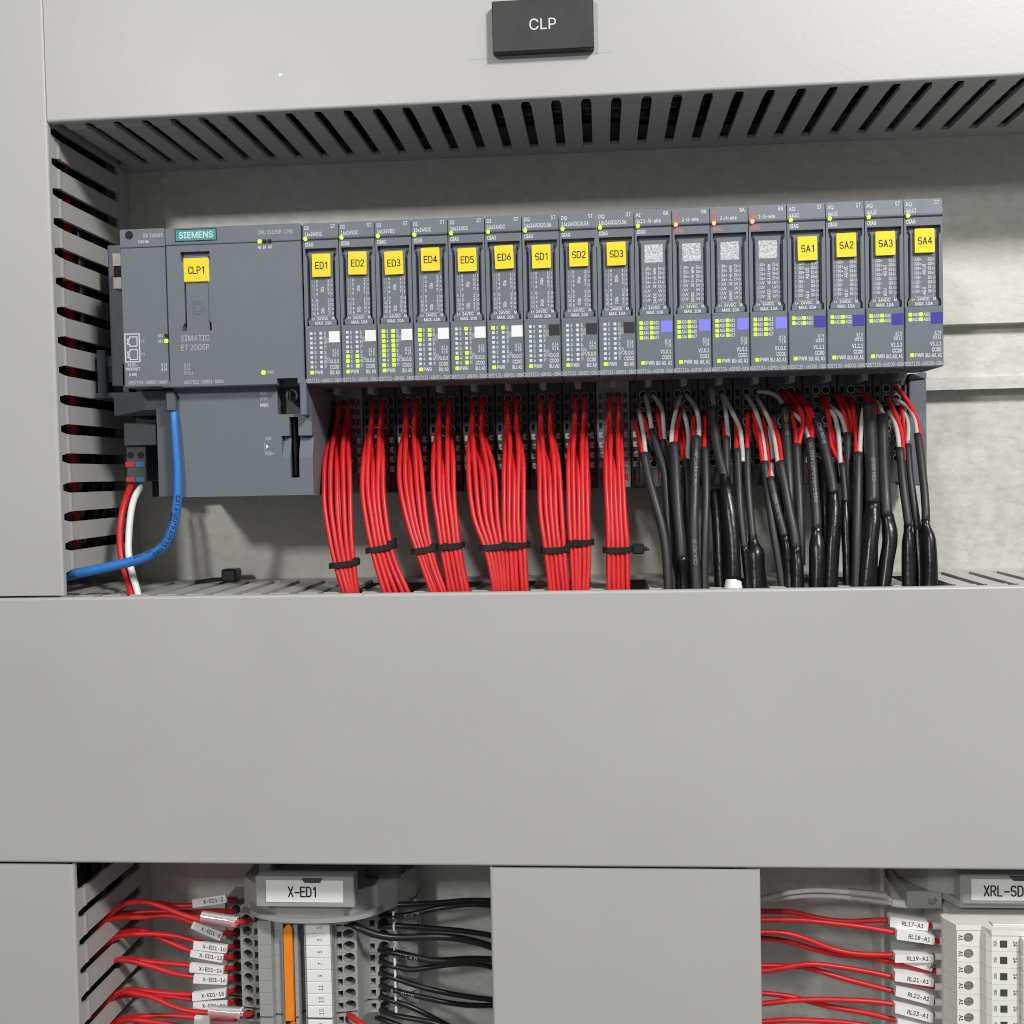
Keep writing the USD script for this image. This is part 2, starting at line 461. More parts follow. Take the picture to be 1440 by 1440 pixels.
def cover_profile(a0, a1, lip=2.9, r=1.3, t=1.1):
    """U-shaped duct lid across a0..a1, its face at y = -80"""
    o = sbox(a0, -80, a1, -60).buffer(-r).buffer(r, quad_segs=6)
    return o.intersection(sbox(a0 - 1, -81, a1 + 1, -80 + lip)).difference(sbox(a0 + t, -80 + t, a1 - t, 0))


def horizontal_cover(z0, z1, x0, x1):
    v, f = arr(exts(Polygon([(z, y) for z, y in cover_profile(z0, z1).exterior.coords]), x1 - x0))
    V = np.stack([x0 + v[:, 2], v[:, 1], v[:, 0]], 1)
    t = trimesh.Trimesh(V, f, process=False)
    return V, (f[:, ::-1] if t.volume < 0 else f)


def vertical_cover(x0, x1, z0, z1):
    V, f = prism_xy(cover_profile(x0, x1), z0, z1)
    return V, f


ledge = 0.75
# upper duct
du = thing("wiring_duct", "grey slotted wiring duct along the top, its lid carrying the black CLP sign", "wiring duct", (90, 0, ZT))
fc = [74.1 + PITCH * k for k in range(-16, 38)]
duct_wall(du, "z", ZT, 1, XL + 1.2, 520, fc)
part(du, "back_panel", box(XL + 1.2, 520, -2.2, -0.3, ZT + 1.8, 300), duct_grey)
part(du, "far_wall", box(XL + 1.2, 520, -78, -0.3, 300.2, 302), duct_grey)
part(du, "lid", horizontal_cover(ZT - ledge, 303, XL + 1.0, 520), duct_grey, smooth=30)
# left duct
dl = thing("wiring_duct", "upright grey slotted wiring duct left of the controller", "wiring duct", (XL - 40, 0, 100))
duct_wall(dl, "x", XL, -1, ZL + 2.2, 330, [206.5 - 12.4 * k for k in range(-9, 17)])
part(dl, "back_panel", box(XL - 98, XL - 1.8, -2.2, -0.3, ZL + 2.2, 330), duct_grey)
part(dl, "far_wall", box(XL - 100, XL - 98.2, -78, -0.3, ZL + 2.2, 330), duct_grey)
part(dl, "lid", vertical_cover(XL - 101, XL + ledge, ZL + 1.6, 330), duct_grey, smooth=30)
# lower duct
dw = thing("wiring_duct", "broad grey wiring duct across the middle, red and black wires entering its top", "wiring duct", (90, 0, ZB))
skip = [57.6 + PITCH * k for k in range(-2, 17, 2)]
cen = [57.6 + PITCH * k for k in range(-20, 39)]
cen = [c + 2.6 if abs(c - 21.0) < 1 else (c - 1.6 if abs(c - 8.8) < 1 else c) for c in cen]
duct_wall(dw, "z", ZL, -1, -240, 520, cen, skip)
part(dw, "back_panel", box(-240, 520, -2.2, -0.3, ZB + 2, ZL - 1.9), duct_grey)
part(dw, "far_wall", box(-240, 520, -78, -0.3, ZB + 0.2, ZB + 2), duct_grey)
part(dw, "lid", horizontal_cover(ZB - .2, ZL + ledge, -240, 520), duct_grey, smooth=30)
# lower left duct
dll = thing("wiring_duct", "upright grey slotted wiring duct at the lower left with red wires leaving its slots", "wiring duct", (XL - 40, 0, -300))
duct_wall(dll, "x", XL, -1, -300, ZB - 1.6, [-112.8 - 12.4 * k for k in range(0, 15)])
part(dll, "back_panel", box(XL - 98, XL - 1.8, -2.2, -0.3, -300, ZB - 1.6), duct_grey)
part(dll, "far_wall", box(XL - 100, XL - 98.2, -78, -0.3, -300, ZB - 1.6), duct_grey)
part(dll, "lid", vertical_cover(XL - 101, XL + ledge, -300, ZB - 0.9), duct_grey, smooth=30)
# lower centre duct
XC0, XC1 = 72.4, 180.2
dc = thing("wiring_duct", "upright grey wiring duct between the numbered terminal strip and the relays", "wiring duct", (126, 0, -300))
duct_wall(dc, "x", XC0, 1, -300, ZB - 1.6, [-115 - PITCH * k for k in range(0, 15)])
duct_wall(dc, "x", XC1, -1, -300, ZB - 1.6, [-113 - PITCH * k for k in range(0, 15)])
part(dc, "back_panel", box(XC0 + 1.8, XC1 - 1.8, -2.2, -0.3, -300, ZB - 1.6), duct_grey)
part(dc, "lid", vertical_cover(XC0 - ledge, XC1 + ledge, -300, ZB - 0.9), duct_grey, smooth=30)

# wires glimpsed inside the ducts
for k in range(22):
    row = k % 2
    zz = ZT + 9.5 + 9.5 * row + RNG.uniform(0, 4); yy = -10 - 6.2 * (k // 2)
    xs = np.linspace(XL + 10, 512, 18); ph = RNG.uniform(0, 6)
    P = np.stack([xs, yy + 2.6 * np.sin(xs / 37 + ph), zz + 2.6 * np.sin(xs / 29 + 2 * ph)], 1)
    kind = "red" if k == 13 else ("grey" if k in (7, 14) else "black")
    solo("wire", tube(resample(P, 8), 2.9, 8), {"red": red_wire_m, "grey": base_light, "black": black_wire}[kind],
         f"{kind} wire lying inside the upper duct, glimpsed through its slots", "wire", None if kind == "red" else f"{kind} wires inside the upper duct", smooth=True)
for k in range(15):
    xx = XL - 8.0 - (k % 2 if k != 6 else 1.5) * 6.5 - RNG.uniform(0, 2); yy = -9 - 4.7 * k; ph = RNG.uniform(0, 6)
    zs = np.linspace(ZL + 12, 320, 12)
    P = np.stack([xx + 1.6 * np.sin(zs / 33 + ph), yy + 2.4 * np.sin(zs / 41 + 2 * ph), zs], 1)
    solo("wire", tube(resample(P, 8), 2.4, 8), red_wire_m if k in (6, 8) else black_wire, f"{'red' if k in (6, 8) else 'black'} wire standing inside the left duct, glimpsed through its slots", "wire",
         f"{'red' if k in (6, 8) else 'black'} wires inside the left duct", smooth=True)
for k in range(9):
    xx = XL - 16 - (k % 2) * 6 - RNG.uniform(0, 2); yy = -9 - 7.4 * k; ph = RNG.uniform(0, 6)
    zs = np.linspace(-296, ZB - 12, 10)
    P = np.stack([xx + 1.6 * np.sin(zs / 33 + ph), yy + 2.4 * np.sin(zs / 41 + 2 * ph), zs], 1)
    solo("wire", tube(resample(P, 8), 3.4, 8), black_wire, "black wire standing inside the lower left duct, glimpsed through its slots", "wire", "black wires inside the lower left duct", smooth=True)
ch = U(394, 104.5, -80)
part(du, "chip", [box(ch[0] - .5, ch[0] + .9, -80.06, -79.95, ch[2] - .2, ch[2] + .25), box(ch[0] - .4, ch[0] + .2, -80.05, -79.95, ch[2] - .9, ch[2] + .1)], white_plastic, label="small white chip in the lid's surface")
for a, b in (((660, 84), (690, 83)), ((836, 75), (860, 72))):
    p, q = U(*a, -80), U(*b, -80)
    part(du, "scratch", box(p[0], q[0], -80.02, -79.95, p[2] - .08, p[2] + .08), base_light, label="hairline scratch beside the sign")

for a, b, hgt in (((588, 1051), (606, 1051.5), .12), ((610, 1052), (668, 1054), .09), ((1246, 984), (1292, 985.5), .08), ((560, 166 - 70), (640, 93), .07)):
    p, q = U(*a, -80), U(*b, -80)
    part(dw if a[1] > 800 else du, "scuff", hull([(p[0], -80.015, p[2]), (q[0], -80.015, q[2] - hgt), (q[0], -80.015, q[2] + hgt), (p[0], -79.9, p[2]), (q[0], -79.9, q[2] - hgt), (q[0], -79.9, q[2] + hgt)]), scuff_m, label="faint pale scuff on the lid")

# ================================================================== CLP sign
sg = thing("sign_plate", "small black engraved plate reading CLP in white on the top duct lid", "sign", (100, -80, 219.3))
part(sg, "plate", box(80.6, 120.4, -84.6, -80.06, 219.3, 239.3, 0.35), sign_black)
part(sg, "lettering", text("CLP", 4.2, 100.3, 227.4, -84.6, sx=1.0, align="c"), white_print)

# ================================================================== DIN rail
ra = thing("mounting_rail", "zinc-plated mounting rail behind the row of modules", "rail", (90, 0, 103))
rz = 104.7


def rail_profile(cz, h=35.0):
    a = h / 2
    return Polygon([(-0.4, cz - 12.5), (-0.4, cz + 12.5), (-1.6, cz + 12.9), (-6.4, cz + 12.9), (-6.4, cz + a), (-7.5, cz + a), (-7.5, cz + 12.0), (-1.5, cz + 11.6),
                    (-1.5, cz - 11.6), (-7.5, cz - 12.0), (-7.5, cz - a), (-6.4, cz - a), (-6.4, cz - 12.9), (-1.6, cz - 12.9)])


part(ra, "channel", prism_yz(rail_profile(rz), -96, 520), plate_m)

# ================================================================== I/O modules
ZTOP, ZBOT, YF = 157.6, 92.0, -77.0
KIND = ["DI"] * 6 + ["DQ"] * 3 + ["AI"] * 4 + ["AQ"] * 4
TAGS = ["ED1", "ED2", "ED3", "ED4", "ED5", "ED6", "SD1", "SD2", "SD3", None, None, None, None, "SA1", "SA2", "SA3", "SA4"]
LIT = {1: ([5, 6], [5, 6, 7]), 2: ([0, 1, 2, 3, 4, 5, 7], list(range(8))), 3: ([0, 1, 2], [0, 1]), 4: ([6], [0, 5, 7]), 5: ([0], [0])}
LABEL = {"DI": "grey-blue input module with the yellow tag {} and a white square", "DQ": "grey-blue output module with the yellow tag {} and a black square",
         "AQ": "grey-blue analogue output module with the yellow tag {} and a navy square"}
AI_LABEL = ["grey-blue analogue module with violet square and green status lamp, right of SD3", "violet-square module with orange status lamp, right after the green-lamped one",
            "violet-square module with orange status lamp, the middle one of three", "violet-square module with orange status lamp, directly left of SA1"]
GROUP = {"DI": "input modules with white squares", "DQ": "output modules with black squares", "AI": "untagged analogue modules with violet squares", "AQ": "analogue output modules with navy squares"}
MODEL = {"DI": ("DI", "ST", "16x24VDC", "6ES7131-6BH01-0BA0", "V0.0.0", "CC00", "BU: A0", ("X | 2", "4 | 5")),
         "DQ": ("DQ", "ST", "16x24VDC/0.5A", "6ES7132-6BH01-0BA0", "V0.0.0", "CC00", "BU: A0", ("X | 4", "5 | 6")),
         "AI": ("AI", "BA", "8xI 2-/4-wire", "6ES7134-6GF00-0AA1", "V1.0.1", "CC01", "BU: A0, A1", ("X | 6", "7 | 8")),
         "AQ": ("AQ", "ST", "4xU/I", "6ES7135-6HD00-0BA1", "V1.1.1", "CC00", "BU: A0, A1", ("X | 9", "10|11"))}
SQ = {"DI": square_white, "DQ": square_black, "AI": square_violet, "AQ": square_navy}
TILT = [-0.4, -1.4, 1.0, 0.6, 0.5, 1.6, 0.6, 0.2, 0.5, 0, 0, 0, 0, 0.6, 0.5, 0.3, 0.3]
TDZ = [0, .4, -.1, .8, .1, .6, .3, .5, .3, 0, 0, 0, 0, -.4, .4, .5, 1.0]


def module_body():
    b = box(0.16, 14.84, YF, -48, ZBOT, ZTOP, 0.35)
    b = b - hull([(-1, YF - 1, ZTOP + 1), (16, YF - 1, ZTOP + 1), (-1, YF - 1, ZTOP - 6.3), (16, YF - 1, ZTOP - 6.3), (-1, YF + 1.1, ZTOP + 1), (16, YF + 1.1, ZTOP + 1), (-1, YF + 0.35, ZTOP - 6.3), (16, YF + 0.35, ZTOP - 6.3)])
    b = b - box(-1, 16, YF - 1, YF + 0.35, ZTOP - 42.3, ZTOP - 6.3)          # upper part sits a little back from the lower face
    rec = Polygon([(1.0, -41.9), (1.0, -39.6), (1.6, -38.6), (1.6, -14.2), (1.0, -13.2), (1.0, -10.4), (14.1, -10.4), (14.1, -13.2), (13.4, -14.2), (13.4, -38.6), (14.1, -39.6), (14.1, -41.9)])
    v, f = prism_xz(shapely.affinity.translate(rec, 0, ZTOP), YF - 1, YF + 2.6)
    b = b - man((v, f))
    # ventilation grid on the underside
    for k in range(5):
        b = b - box(1.2, 13.8, YF + 2.5 + k * 4.2, YF + 5.2 + k * 4.2, ZBOT - 1, ZBOT + 1.5)
    return b


BODY = module_body()
STRIP = man(prism_xz([(1.7, ZTOP - 41.7), (1.7, ZTOP - 39.9), (2.7, ZTOP - 38.4), (2.7, ZTOP - 13.9), (2.1, ZTOP - 12.2), (12.7, ZTOP - 12.2), (12.2, ZTOP - 13.9), (12.2, ZTOP - 38.4), (13.2, ZTOP - 39.9), (13.2, ZTOP - 41.7)], YF + 0.9, YF + 2.8))
RIDGE = prism_yz(Polygon([(YF + 0.6, ZTOP - 7.15), (YF + 0.2, ZTOP - 7.1), (YF - 0.25, ZTOP - 6.85), (YF - 0.42, ZTOP - 6.5), (YF - 0.25, ZTOP - 6.15), (YF + 0.2, ZTOP - 5.9), (YF + 0.6, ZTOP - 5.85)]), 0.2, 14.8)


def shift(m, dx):
    v, f = arr(m)
    return v + [dx, 0, 0], f


YS = YF + 0.9          # face of the label strip
for i, kd in enumerate(KIND):
    X = 15.0 * i
    lab = LABEL[kd].format(TAGS[i]) if kd != "AI" else AI_LABEL[i - 9]
    m = thing("io_module", lab, "control module", (X + 7.5, YF, ZBOT), GROUP[kd])
    part(m, "body", shift(BODY, X), dev_grey)
    part(m, "ridge", shift(RIDGE, X), dev_grey, smooth=50)
    st = part(m, "label_strip", shift(STRIP, X), dev_grey)
    T = MODEL[kd]
    orange = i in (10, 11, 12)
    pr, faint, redp = [], [], []
    hd = white_print
    yh = YF + 0.78
    tgt = redp if orange else pr
    tgt.append(text(T[0], 1.45, X + 0.8, ZTOP - 2.75, yh - 0.1, sx=.85))
    pr.append(text(T[1], 1.5, X + 13.7, ZTOP - 2.4, yh - 0.12, sx=.75, align="r"))
    if orange:
        redp.append(text("8xI", 1.45, X + 0.9, ZTOP - 5.3, yh - 0.36, sx=.72)); pr.append(text("2-/4-wire", 1.45, X + 3.9, ZTOP - 5.3, yh - 0.36, sx=.66))
    else:
        pr.append(text(T[2], 1.55, X + 0.9, ZTOP - 5.35, yh - 0.36, sx=.66))
    tgt.append(text("DIAG", 1.5, X + 1.0, ZTOP - 9.6, YF + 0.35, sx=.66))
    part(m, "status_lamp", cat([cyl_y(X + 1.5, ZTOP - 6.6, 0.78, YF - 0.75, YF + 0.2, 16)]), led_orange if orange else led_green)
    # pin chart on the label strip
    if kd in ("DI", "DQ"):
        q = "DI" if kd == "DI" else "DQ"
        for rr in range(8):
            zz = ZTOP - 24.2 - rr * 1.75 - (0.9 if rr > 3 else 0)
            pr.append(text("0246"[rr % 4], 1.15, X + 5.0, zz, YS, sx=.8)); pr.append(text("1357"[rr % 4], 1.15, X + 9.7, zz, YS, sx=.8))
            if rr > 3:
                pr.append(text(["9", "11", "13", "15"][rr - 4], 1.05, X + 3.2, zz, YS, sx=.55)); pr.append(text(["10", "12", "14", "16"][rr - 4], 1.05, X + 11.2, zz, YS, sx=.55))
            else:
                faint.append(text("1357"[rr], 1.0, X + 3.3, zz, YS, sx=.5)); pr.append(text("2468"[rr], 1.0, X + 11.4, zz, YS, sx=.55))
        for zc in (-27.4, -36.0):
            pr.append(text(q + ("a" if zc > -30 else "b"), 1.2, X + 8.2, ZTOP + zc - .9, YS, sx=.8, rot=90))
        for xx in (4.4, 10.8):
            faint.append(box(X + xx, X + xx + .16, YS - .04, YS + .05, ZTOP - 38.3, ZTOP - 23))
        faint.append(box(X + 4.4, X + 5.6, YS - .04, YS + .05, ZTOP - 31.2, ZTOP - 31.05)); faint.append(box(X + 9.7, X + 10.8, YS - .04, YS + .05, ZTOP - 31.2, ZTOP - 31.05))
    else:
        w1, w2 = ("AI 2-/4-wire", "24VDC") if kd == "AI" else ("AQ U/I", "AQ U")
        z1 = -31.2 if kd == "AI" else -29.6
        pr.append(text(w1, 1.2, X + 8.4, ZTOP + z1, YS, sx=.75 if kd == "AI" else .8, rot=90)); pr.append(text(w2, 1.2, X + 8.4, ZTOP - 37.4, YS, sx=.75, rot=90))
        for rr in range(8):
            zz = ZTOP - 24.0 - rr * 1.78
            a, b = (("I0+", "I2+", "I4+", "I6+", "UV", "UV", "UV", "UV")[rr], ("I1+", "I3+", "I5+", "I7+", "UV", "UV", "UV", "UV")[rr]) if kd == "AI" else (("Q0+", "Q2+", "S0+", "S2+", "Q0-", "Q2-", "S0-", "S2-")[rr], ("Q1+", "Q3+", "S1+", "S3+", "Q1-", "Q3-", "S1-", "S3-")[rr])
            pr.append(text(a, 1.1, X + 4.5, zz, YS, sx=.75)); pr.append(text(b, 1.1, X + 9.2, zz, YS, sx=.75))
            faint.append(text(["1", "3", "5", "7", "9", "11", "13", "15"][rr], 1.0, X + 3.0, zz, YS, sx=.55)); faint.append(text(["2", "4", "6", "8", "10", "12", "14", "16"][rr], 1.0, X + 11.4, zz, YS, sx=.5))
        for xx in (4.2, 11.2):
            faint.append(box(X + xx, X + xx + .14, YS - .04, YS + .05, ZTOP - 38.3, ZTOP - 23))
    faint.append(box(X + 4.4, X + 11.0, YS - .04, YS + .05, ZTOP - 38.0, ZTOP - 37.85))
    pr.append(text("L+", 1.15, X + 3.0, ZTOP - 39.5, YS, sx=.72)); pr.append(text("24VDC", 1.25, X + 7.4, ZTOP - 39.55, YS, sx=.8, align="c")); pr.append(text("M", 1.15, X + 11.2, ZTOP - 39.5, YS, sx=.8))
    pr.append(text("MAX. 10A", 1.25, X + 7.7, ZTOP - 41.45, YS, sx=.82, align="c"))
    # lower face
    z0 = ZTOP - 45.1
    if kd in ("DI", "DQ"):
        la, lb = LIT.get(i, ([], []))
        for rr in range(8):
            zz = z0 - rr * 1.95
            for xx, on, num in ((2.7, rr in la, "0246"[rr % 4]), (6.7, rr in lb, "1357"[rr % 4])):
                s = 0.72 if on else 0.62
                part(m, "channel_lamp", box(X + xx - s, X + xx + s, YF - (.16 if on else .08), YF + .3, zz - s, zz + s, .12), led_green if on else led_off)
                pr.append(text(num, 1.15, X + xx + 1.15, zz - .55, YF, sx=.8))
        for zc in (-48.2, -56.2):
            faint.append(text(("DI" if kd == "DI" else "DQ") + ("a" if zc > -50 else "b"), 1.2, X + 10.1, ZTOP + zc - 1, YF, sx=.8, rot=90))
        for a, b in ((-44.6, -51.6), (-52.4, -59.4)):
            faint.append(box(X + 8.75, X + 8.88, YF - .04, YF + .05, ZTOP + b, ZTOP + a))
    else:
        for rr in range(4 if kd == "AI" else 2):
            zz = z0 - rr * 1.95
            for xx, num in ((2.2, 2 * rr), (6.3, 2 * rr + 1)):
                part(m, "channel_lamp", box(X + xx - .68, X + xx + .68, YF - .14, YF + .3, zz - .68, zz + .68, .12), led_green)
                pr.append(text(T[0] + str(num), 1.2, X + xx + .85, zz - .6, YF, sx=.72))
    zp = ZTOP - 61.0
    part(m, "power_lamp", box(X + 2.0, X + 3.5, YF - .16, YF + .3, zp - .7, zp + .7, .12), led_green)
    pr.append(text("PWR", 1.45, X + 3.8, zp - .75, YF, sx=.76))
    part(m, "colour_square", box(X + 10.1, X + 14.55, YF - .06, YF + .2, ZTOP - 48.9, ZTOP - 44.4), SQ[kd])
    pr.append(text(T[7][0], 1.15, X + 13.9, ZTOP - 52.9, YF, sx=.75, align="r")); pr.append(text(T[7][1], 1.15, X + 13.9, ZTOP - 54.7, YF, sx=.75, align="r"))
    pr.append(box(X + 11.2, X + 13.9, YF - .04, YF + .05, ZTOP - 53.32, ZTOP - 53.2))
    pr.append(text(T[4], 1.5, X + 13.9, ZTOP - 57.4, YF, sx=.66, align="r")); pr.append(text(T[5], 1.5, X + 13.9, ZTOP - 59.7, YF, sx=.66, align="r")); pr.append(text(T[6], 1.5, X + 14.1, ZTOP - 61.9, YF, sx=.6, align="r"))
    part(m, "order_code", text(T[3], 1.5, X + 7.6, ZTOP - 65.05, YF, sx=.64, align="c", bold=True), pale_print)
    part(m, "print", pr, white_print); part(m, "fine_print", faint, pale_print)
    if redp:
        part(m, "warning_print", redp, red_print, label="status lettering tinted red beside the orange lamp")
    if TAGS[i]:
        zc = ZTOP - 17.5 + TDZ[i]; xc = X + 7.75
        a = math.radians(TILT[i]); w, h = 3.75, 4.65
        poly = Polygon([(xc + u * math.cos(a) - w_ * math.sin(a), zc + u * math.sin(a) + w_ * math.cos(a)) for u, w_ in ((-w, -h), (w, -h), (w, h), (-w, h))]).buffer(-.35).buffer(.35, quad_segs=2)
        tp = part(m, "name_tag", prism_xz(poly, YF - 0.55, YF + 0.95), yellow_tag, label=f"yellow tag reading {TAGS[i]}")
        part(tp, "lettering", plotted(TAGS[i], 2.55, xc + .1, zc - 1.35, YF - 0.55, w=.155, sx=.92, gap=.22, rot=TILT[i]), black_print)
    else:
        part(m, "code_patch", box(X + 4.0, X + 11.2, YS - .05, YS + .05, ZTOP - 21.0, ZTOP - 13.9), code_patch)

# ================================================================== base units below the modules
YB = -31.0
BU_Z = [87.0 - 4.35 * r for r in range(8)]


def base_unit(i, light, label):
    X = 15.0 * i - 1.6
    t = thing("base_unit", label, "terminal base", (X + 7.5, 0, 46), "base units under the modules" if not light else None)
    mb = base_light if light else base_dark
    b = box(X + .15, X + 14.85, YB, -8, 46.0, 99.0, .4)
    b = b + box(X + .3, X + 14.7, YB - 14, -8, 93.6, 150.0, .5)
    for r in BU_Z:
        for xx in (5.9, 10.1):
            v, f = cyl_y(X + xx, r, 1.45, YB - 1, YB + 7, 12); b = b - man((v, f))
    for r in range(4):
        for xx in (2.0, 13.0):
            b = b - box(X + xx - .75, X + xx + .75, YB - 1, YB + 3, BU_Z[r] - 1.4, BU_Z[r] + 1.2)
    b = b - box(X + 3.6, X + 3.9, YB - 1, YB + 1.0, 48, 91) - box(X + 11.9, X + 12.2, YB - 1, YB + 1.0, 48, 91)
    part(t, "body", b, mb)
    for r in BU_Z:
        for xx in (5.9, 10.1):
            part(t, "terminal_ring", ring_y(X + xx, r, 1.45, 1.8, YB - .35, YB + .3, 12), base_light if light else ring_grey)
    for r in range(4, 8):
        for xx in (2.0, 13.0):
            part(t, "release_button", man(prism_xz([(X + xx - .9, BU_Z[r] - 1.2), (X + xx + .9, BU_Z[r] - 1.2), (X + xx + .9, BU_Z[r] - .3), (X + xx + .3, BU_Z[r] - .3), (X + xx + .3, BU_Z[r] + .4), (X + xx + .9, BU_Z[r] + .4), (X + xx + .9, BU_Z[r] + 1.3), (X + xx - .9, BU_Z[r] + 1.3)], YB - .5, YB + .5)), button_white)
    for xx in (2.0, 13.0):
        part(t, "release_button", box(X + xx - .7, X + xx + .7, YB - .4, YB + .5, 49.6, 52.2, .2), mark_red)
    part(t, "latch", box(X + 6.2, X + 8.8, YB - 19, YB - 8, 89.4, 93.0, .4), base_light)
    return t


bu_dark = base_unit(1, False, "dark terminal base under module ED2, red wires plugged in")
base_unit(0, True, "pale grey terminal base under module ED1 beside the controller")
base_unit(8, True, "pale grey terminal base under module SD3, red wires plugged in")
BUL = {2: "dark terminal base under module ED3", 3: "dark terminal base under module ED4", 4: "dark terminal base under module ED5", 5: "dark terminal base under module ED6", 6: "dark terminal base under module SD1",
       7: "dark terminal base under module SD2", 9: "dark terminal base under the green-lamped violet-square module", 10: "dark terminal base under the first orange-lamped module", 11: "dark terminal base under the middle orange-lamped module",
       12: "dark terminal base under the orange-lamped module beside SA1", 13: "dark terminal base under module SA1", 14: "dark terminal base under module SA2", 15: "dark terminal base under module SA3", 16: "dark terminal base under module SA4"}
for i, l in BUL.items():
    copy_of(bu_dark, (15.0 * (i - 1), 0, 0), l)
ep = thing("end_plate", "narrow grey-blue end plate closing the row right of the last base", "end plate", (257.5, 0, 46))
part(ep, "plate", box(253.6, 260.9, YB - 1.5, -8, 44.6, 90.4, .5), dev_grey)
part(ep, "top_ledge", hull([(253.6, YB - 1.5, 90.5), (260.9, YB - 1.5, 90.5), (253.6, -8, 90.5), (260.9, -8, 90.5), (253.6, YB - 6, 92.6), (260.9, YB - 1.5, 93.4), (253.6, -8, 94), (260.9, -8, 94)]), dev_grey)

# ================================================================== controller
cp = thing("controller", "broad grey-blue controller with a teal name plate and the yellow CLP1 tag", "controller", (-29, 0, 46))
YC = -77.0
x0, x1 = -57.6, -0.6
zt_, zb_ = 157.7, 92.0
zr = U(424, 340, YC)[2]
body = box(x0, x1, YC, -10, zb_, zt_, .45)
body = body - box(x0 - 1, x1 + 1, YC - 1, YC + .45, zt_ - 6.6, zt_ + 1)
cx0, cx1, cz0, cz1 = pix_rect((389.5, 532), (419, 585), YC)
body = body - box(cx0, cx1 + .3, YC - 1, YC + 9, cz0 - 3, cz1)
# slot of the memory label
sx0, sx1, sz0, sz1 = pix_rect((253.5, 354.5), (298, 464.5), YC)
sl = Polygon([(sx0, sz1), (sx1, sz1), (sx1, sz1 - 3.2), (sx1 - .9, sz1 - 4.6), (sx1 - .9, sz0 + 4.2), (sx1, sz0 + 2.8), (sx1, sz0), (sx0, sz0), (sx0, sz0 + 2.0), (sx0 + 1.2, sz0 + 3.6), (sx0 + 1.2, sz1 - 4.6), (sx0, sz1 - 3.2)])
body = body - man(prism_xz(sl, YC - 1, YC + 2.2))
body = body + man(prism_xz([(sx0 + 1.75, sz0 - .0), (sx1 - 1.15, sz0 - .0), (sx1 - 1.15, sz1 - 1.8), (sx0 + 1.75, sz1 - 1.8)], YC + .55, YC + 2.6))
part(cp, "body", body, dev_grey)
part(cp, "ridge", prism_yz(Polygon([(YC + .7, zt_ - 7.5), (YC - .05, zt_ - 7.4), (YC - .35, zt_ - 7.0), (YC - .05, zt_ - 6.6), (YC + .7, zt_ - 6.5)]), x0 + .2, x1 - .2), dev_grey, smooth=50)
# lower part
YL = -70.5
lx0, lx1, lz0, lz1 = -58.6, 0.2, 46.0, 92.4
low = hull([(lx0, YL, lz0 + .4), (lx1, YL, lz0 + .4), (lx0, YL, lz1), (lx1, YL, lz1), (lx0, -10, lz0), (lx1 + .6, -10, lz0), (lx0, -10, lz1), (lx1 + .6, -10, lz1), (lx0, YL + .5, lz0), (lx1, YL + .5, lz0)])
ax0, ax1, az0, az1 = pix_rect((396, 613), (440, 643.5), YL)
wx0, wx1, wz0, wz1 = pix_rect((406.5, 586.5), (421.5, 671.5), YL)
bx0, bx1, bz0, bz1 = pix_rect((389.5, 540), (424, 582), YL)
low = low - hull([(ax0, YL - .1, az0), (lx1 + .5, YL - .1, az0), (ax0, YL - .1, az1), (lx1 + .5, YL - .1, az1), (ax0, YL + 3.2, az1), (lx1 + .5, YL + 3.2, az1), (ax0, YL + 1.0, (az0 + az1) / 2), (lx1 + .5, YL + 1.0, (az0 + az1) / 2)])
low = low - box(wx0, wx1, YL - 1, YL + 14, wz0, wz1)
low = low - box(bx0, bx1, YL - 1, YL + 8, bz0, lz1 + 1)
part(cp, "lower_housing", low, dev_grey)
mc = part(cp, "memory_card", box(wx0 + 1.4, wx1 - 1.3, YL + .3, YL + 12, wz0 + .8, wz1 - .8, .6), black_gloss, label="black memory card edge in the slot")
part(cp, "side_tab", box(U(419.5, 532, YC)[0] + .3, x1 + .5, YC + .1, YC + 12, U(430, 584, YC)[2], zb_ + 2.2, .4), dev_grey)
kx, _, kz = U(410.5, 556.5, YL)
sw = part(cp, "mode_switch", cat([cyl_y(kx, kz, 2.6, YL - .2, YL + 7, 20)]), base_dark, smooth=40)
part(sw, "lever", box(kx - .9, kx + .9, YL - 3.4, YL, kz - 2.2, kz + 2.3, .6), black_gloss)
part(cp, "pocket", box(bx0 + .1, bx1 - .1, YL + 6.4, YL + 7.8, bz0 + .1, lz1 - .2), base_dark)
# name plate and print
nx0, nx1, nz0, nz1 = pix_rect((246, 321.5), (303.5, 336.5), YC)
nz0, nz1 = zt_ - 5.4, zt_ - .9
npl = part(cp, "name_plate", box(nx0, nx1, YC + .3, YC + .9, nz0, nz1, .1), teal_logo)
part(npl, "frame", man(prism_xz(sbox(nx0 - .25, nz0 - .25, nx1 + .25, nz1 + .25).difference(sbox(nx0 + .02, nz0 + .02, nx1 - .02, nz1 - .02)), YC + .22, YC + .9)), black_print)
part(npl, "lettering", text("SIEMENS", 2.45, (nx0 + nx1) / 2, (nz0 + nz1) / 2 - 1.2, YC + .3, sx=.96, align="c", bold=True), white_print)


def at(px, py, y=YC):
    q = U(px, py, y)
    return q[0], q[2]


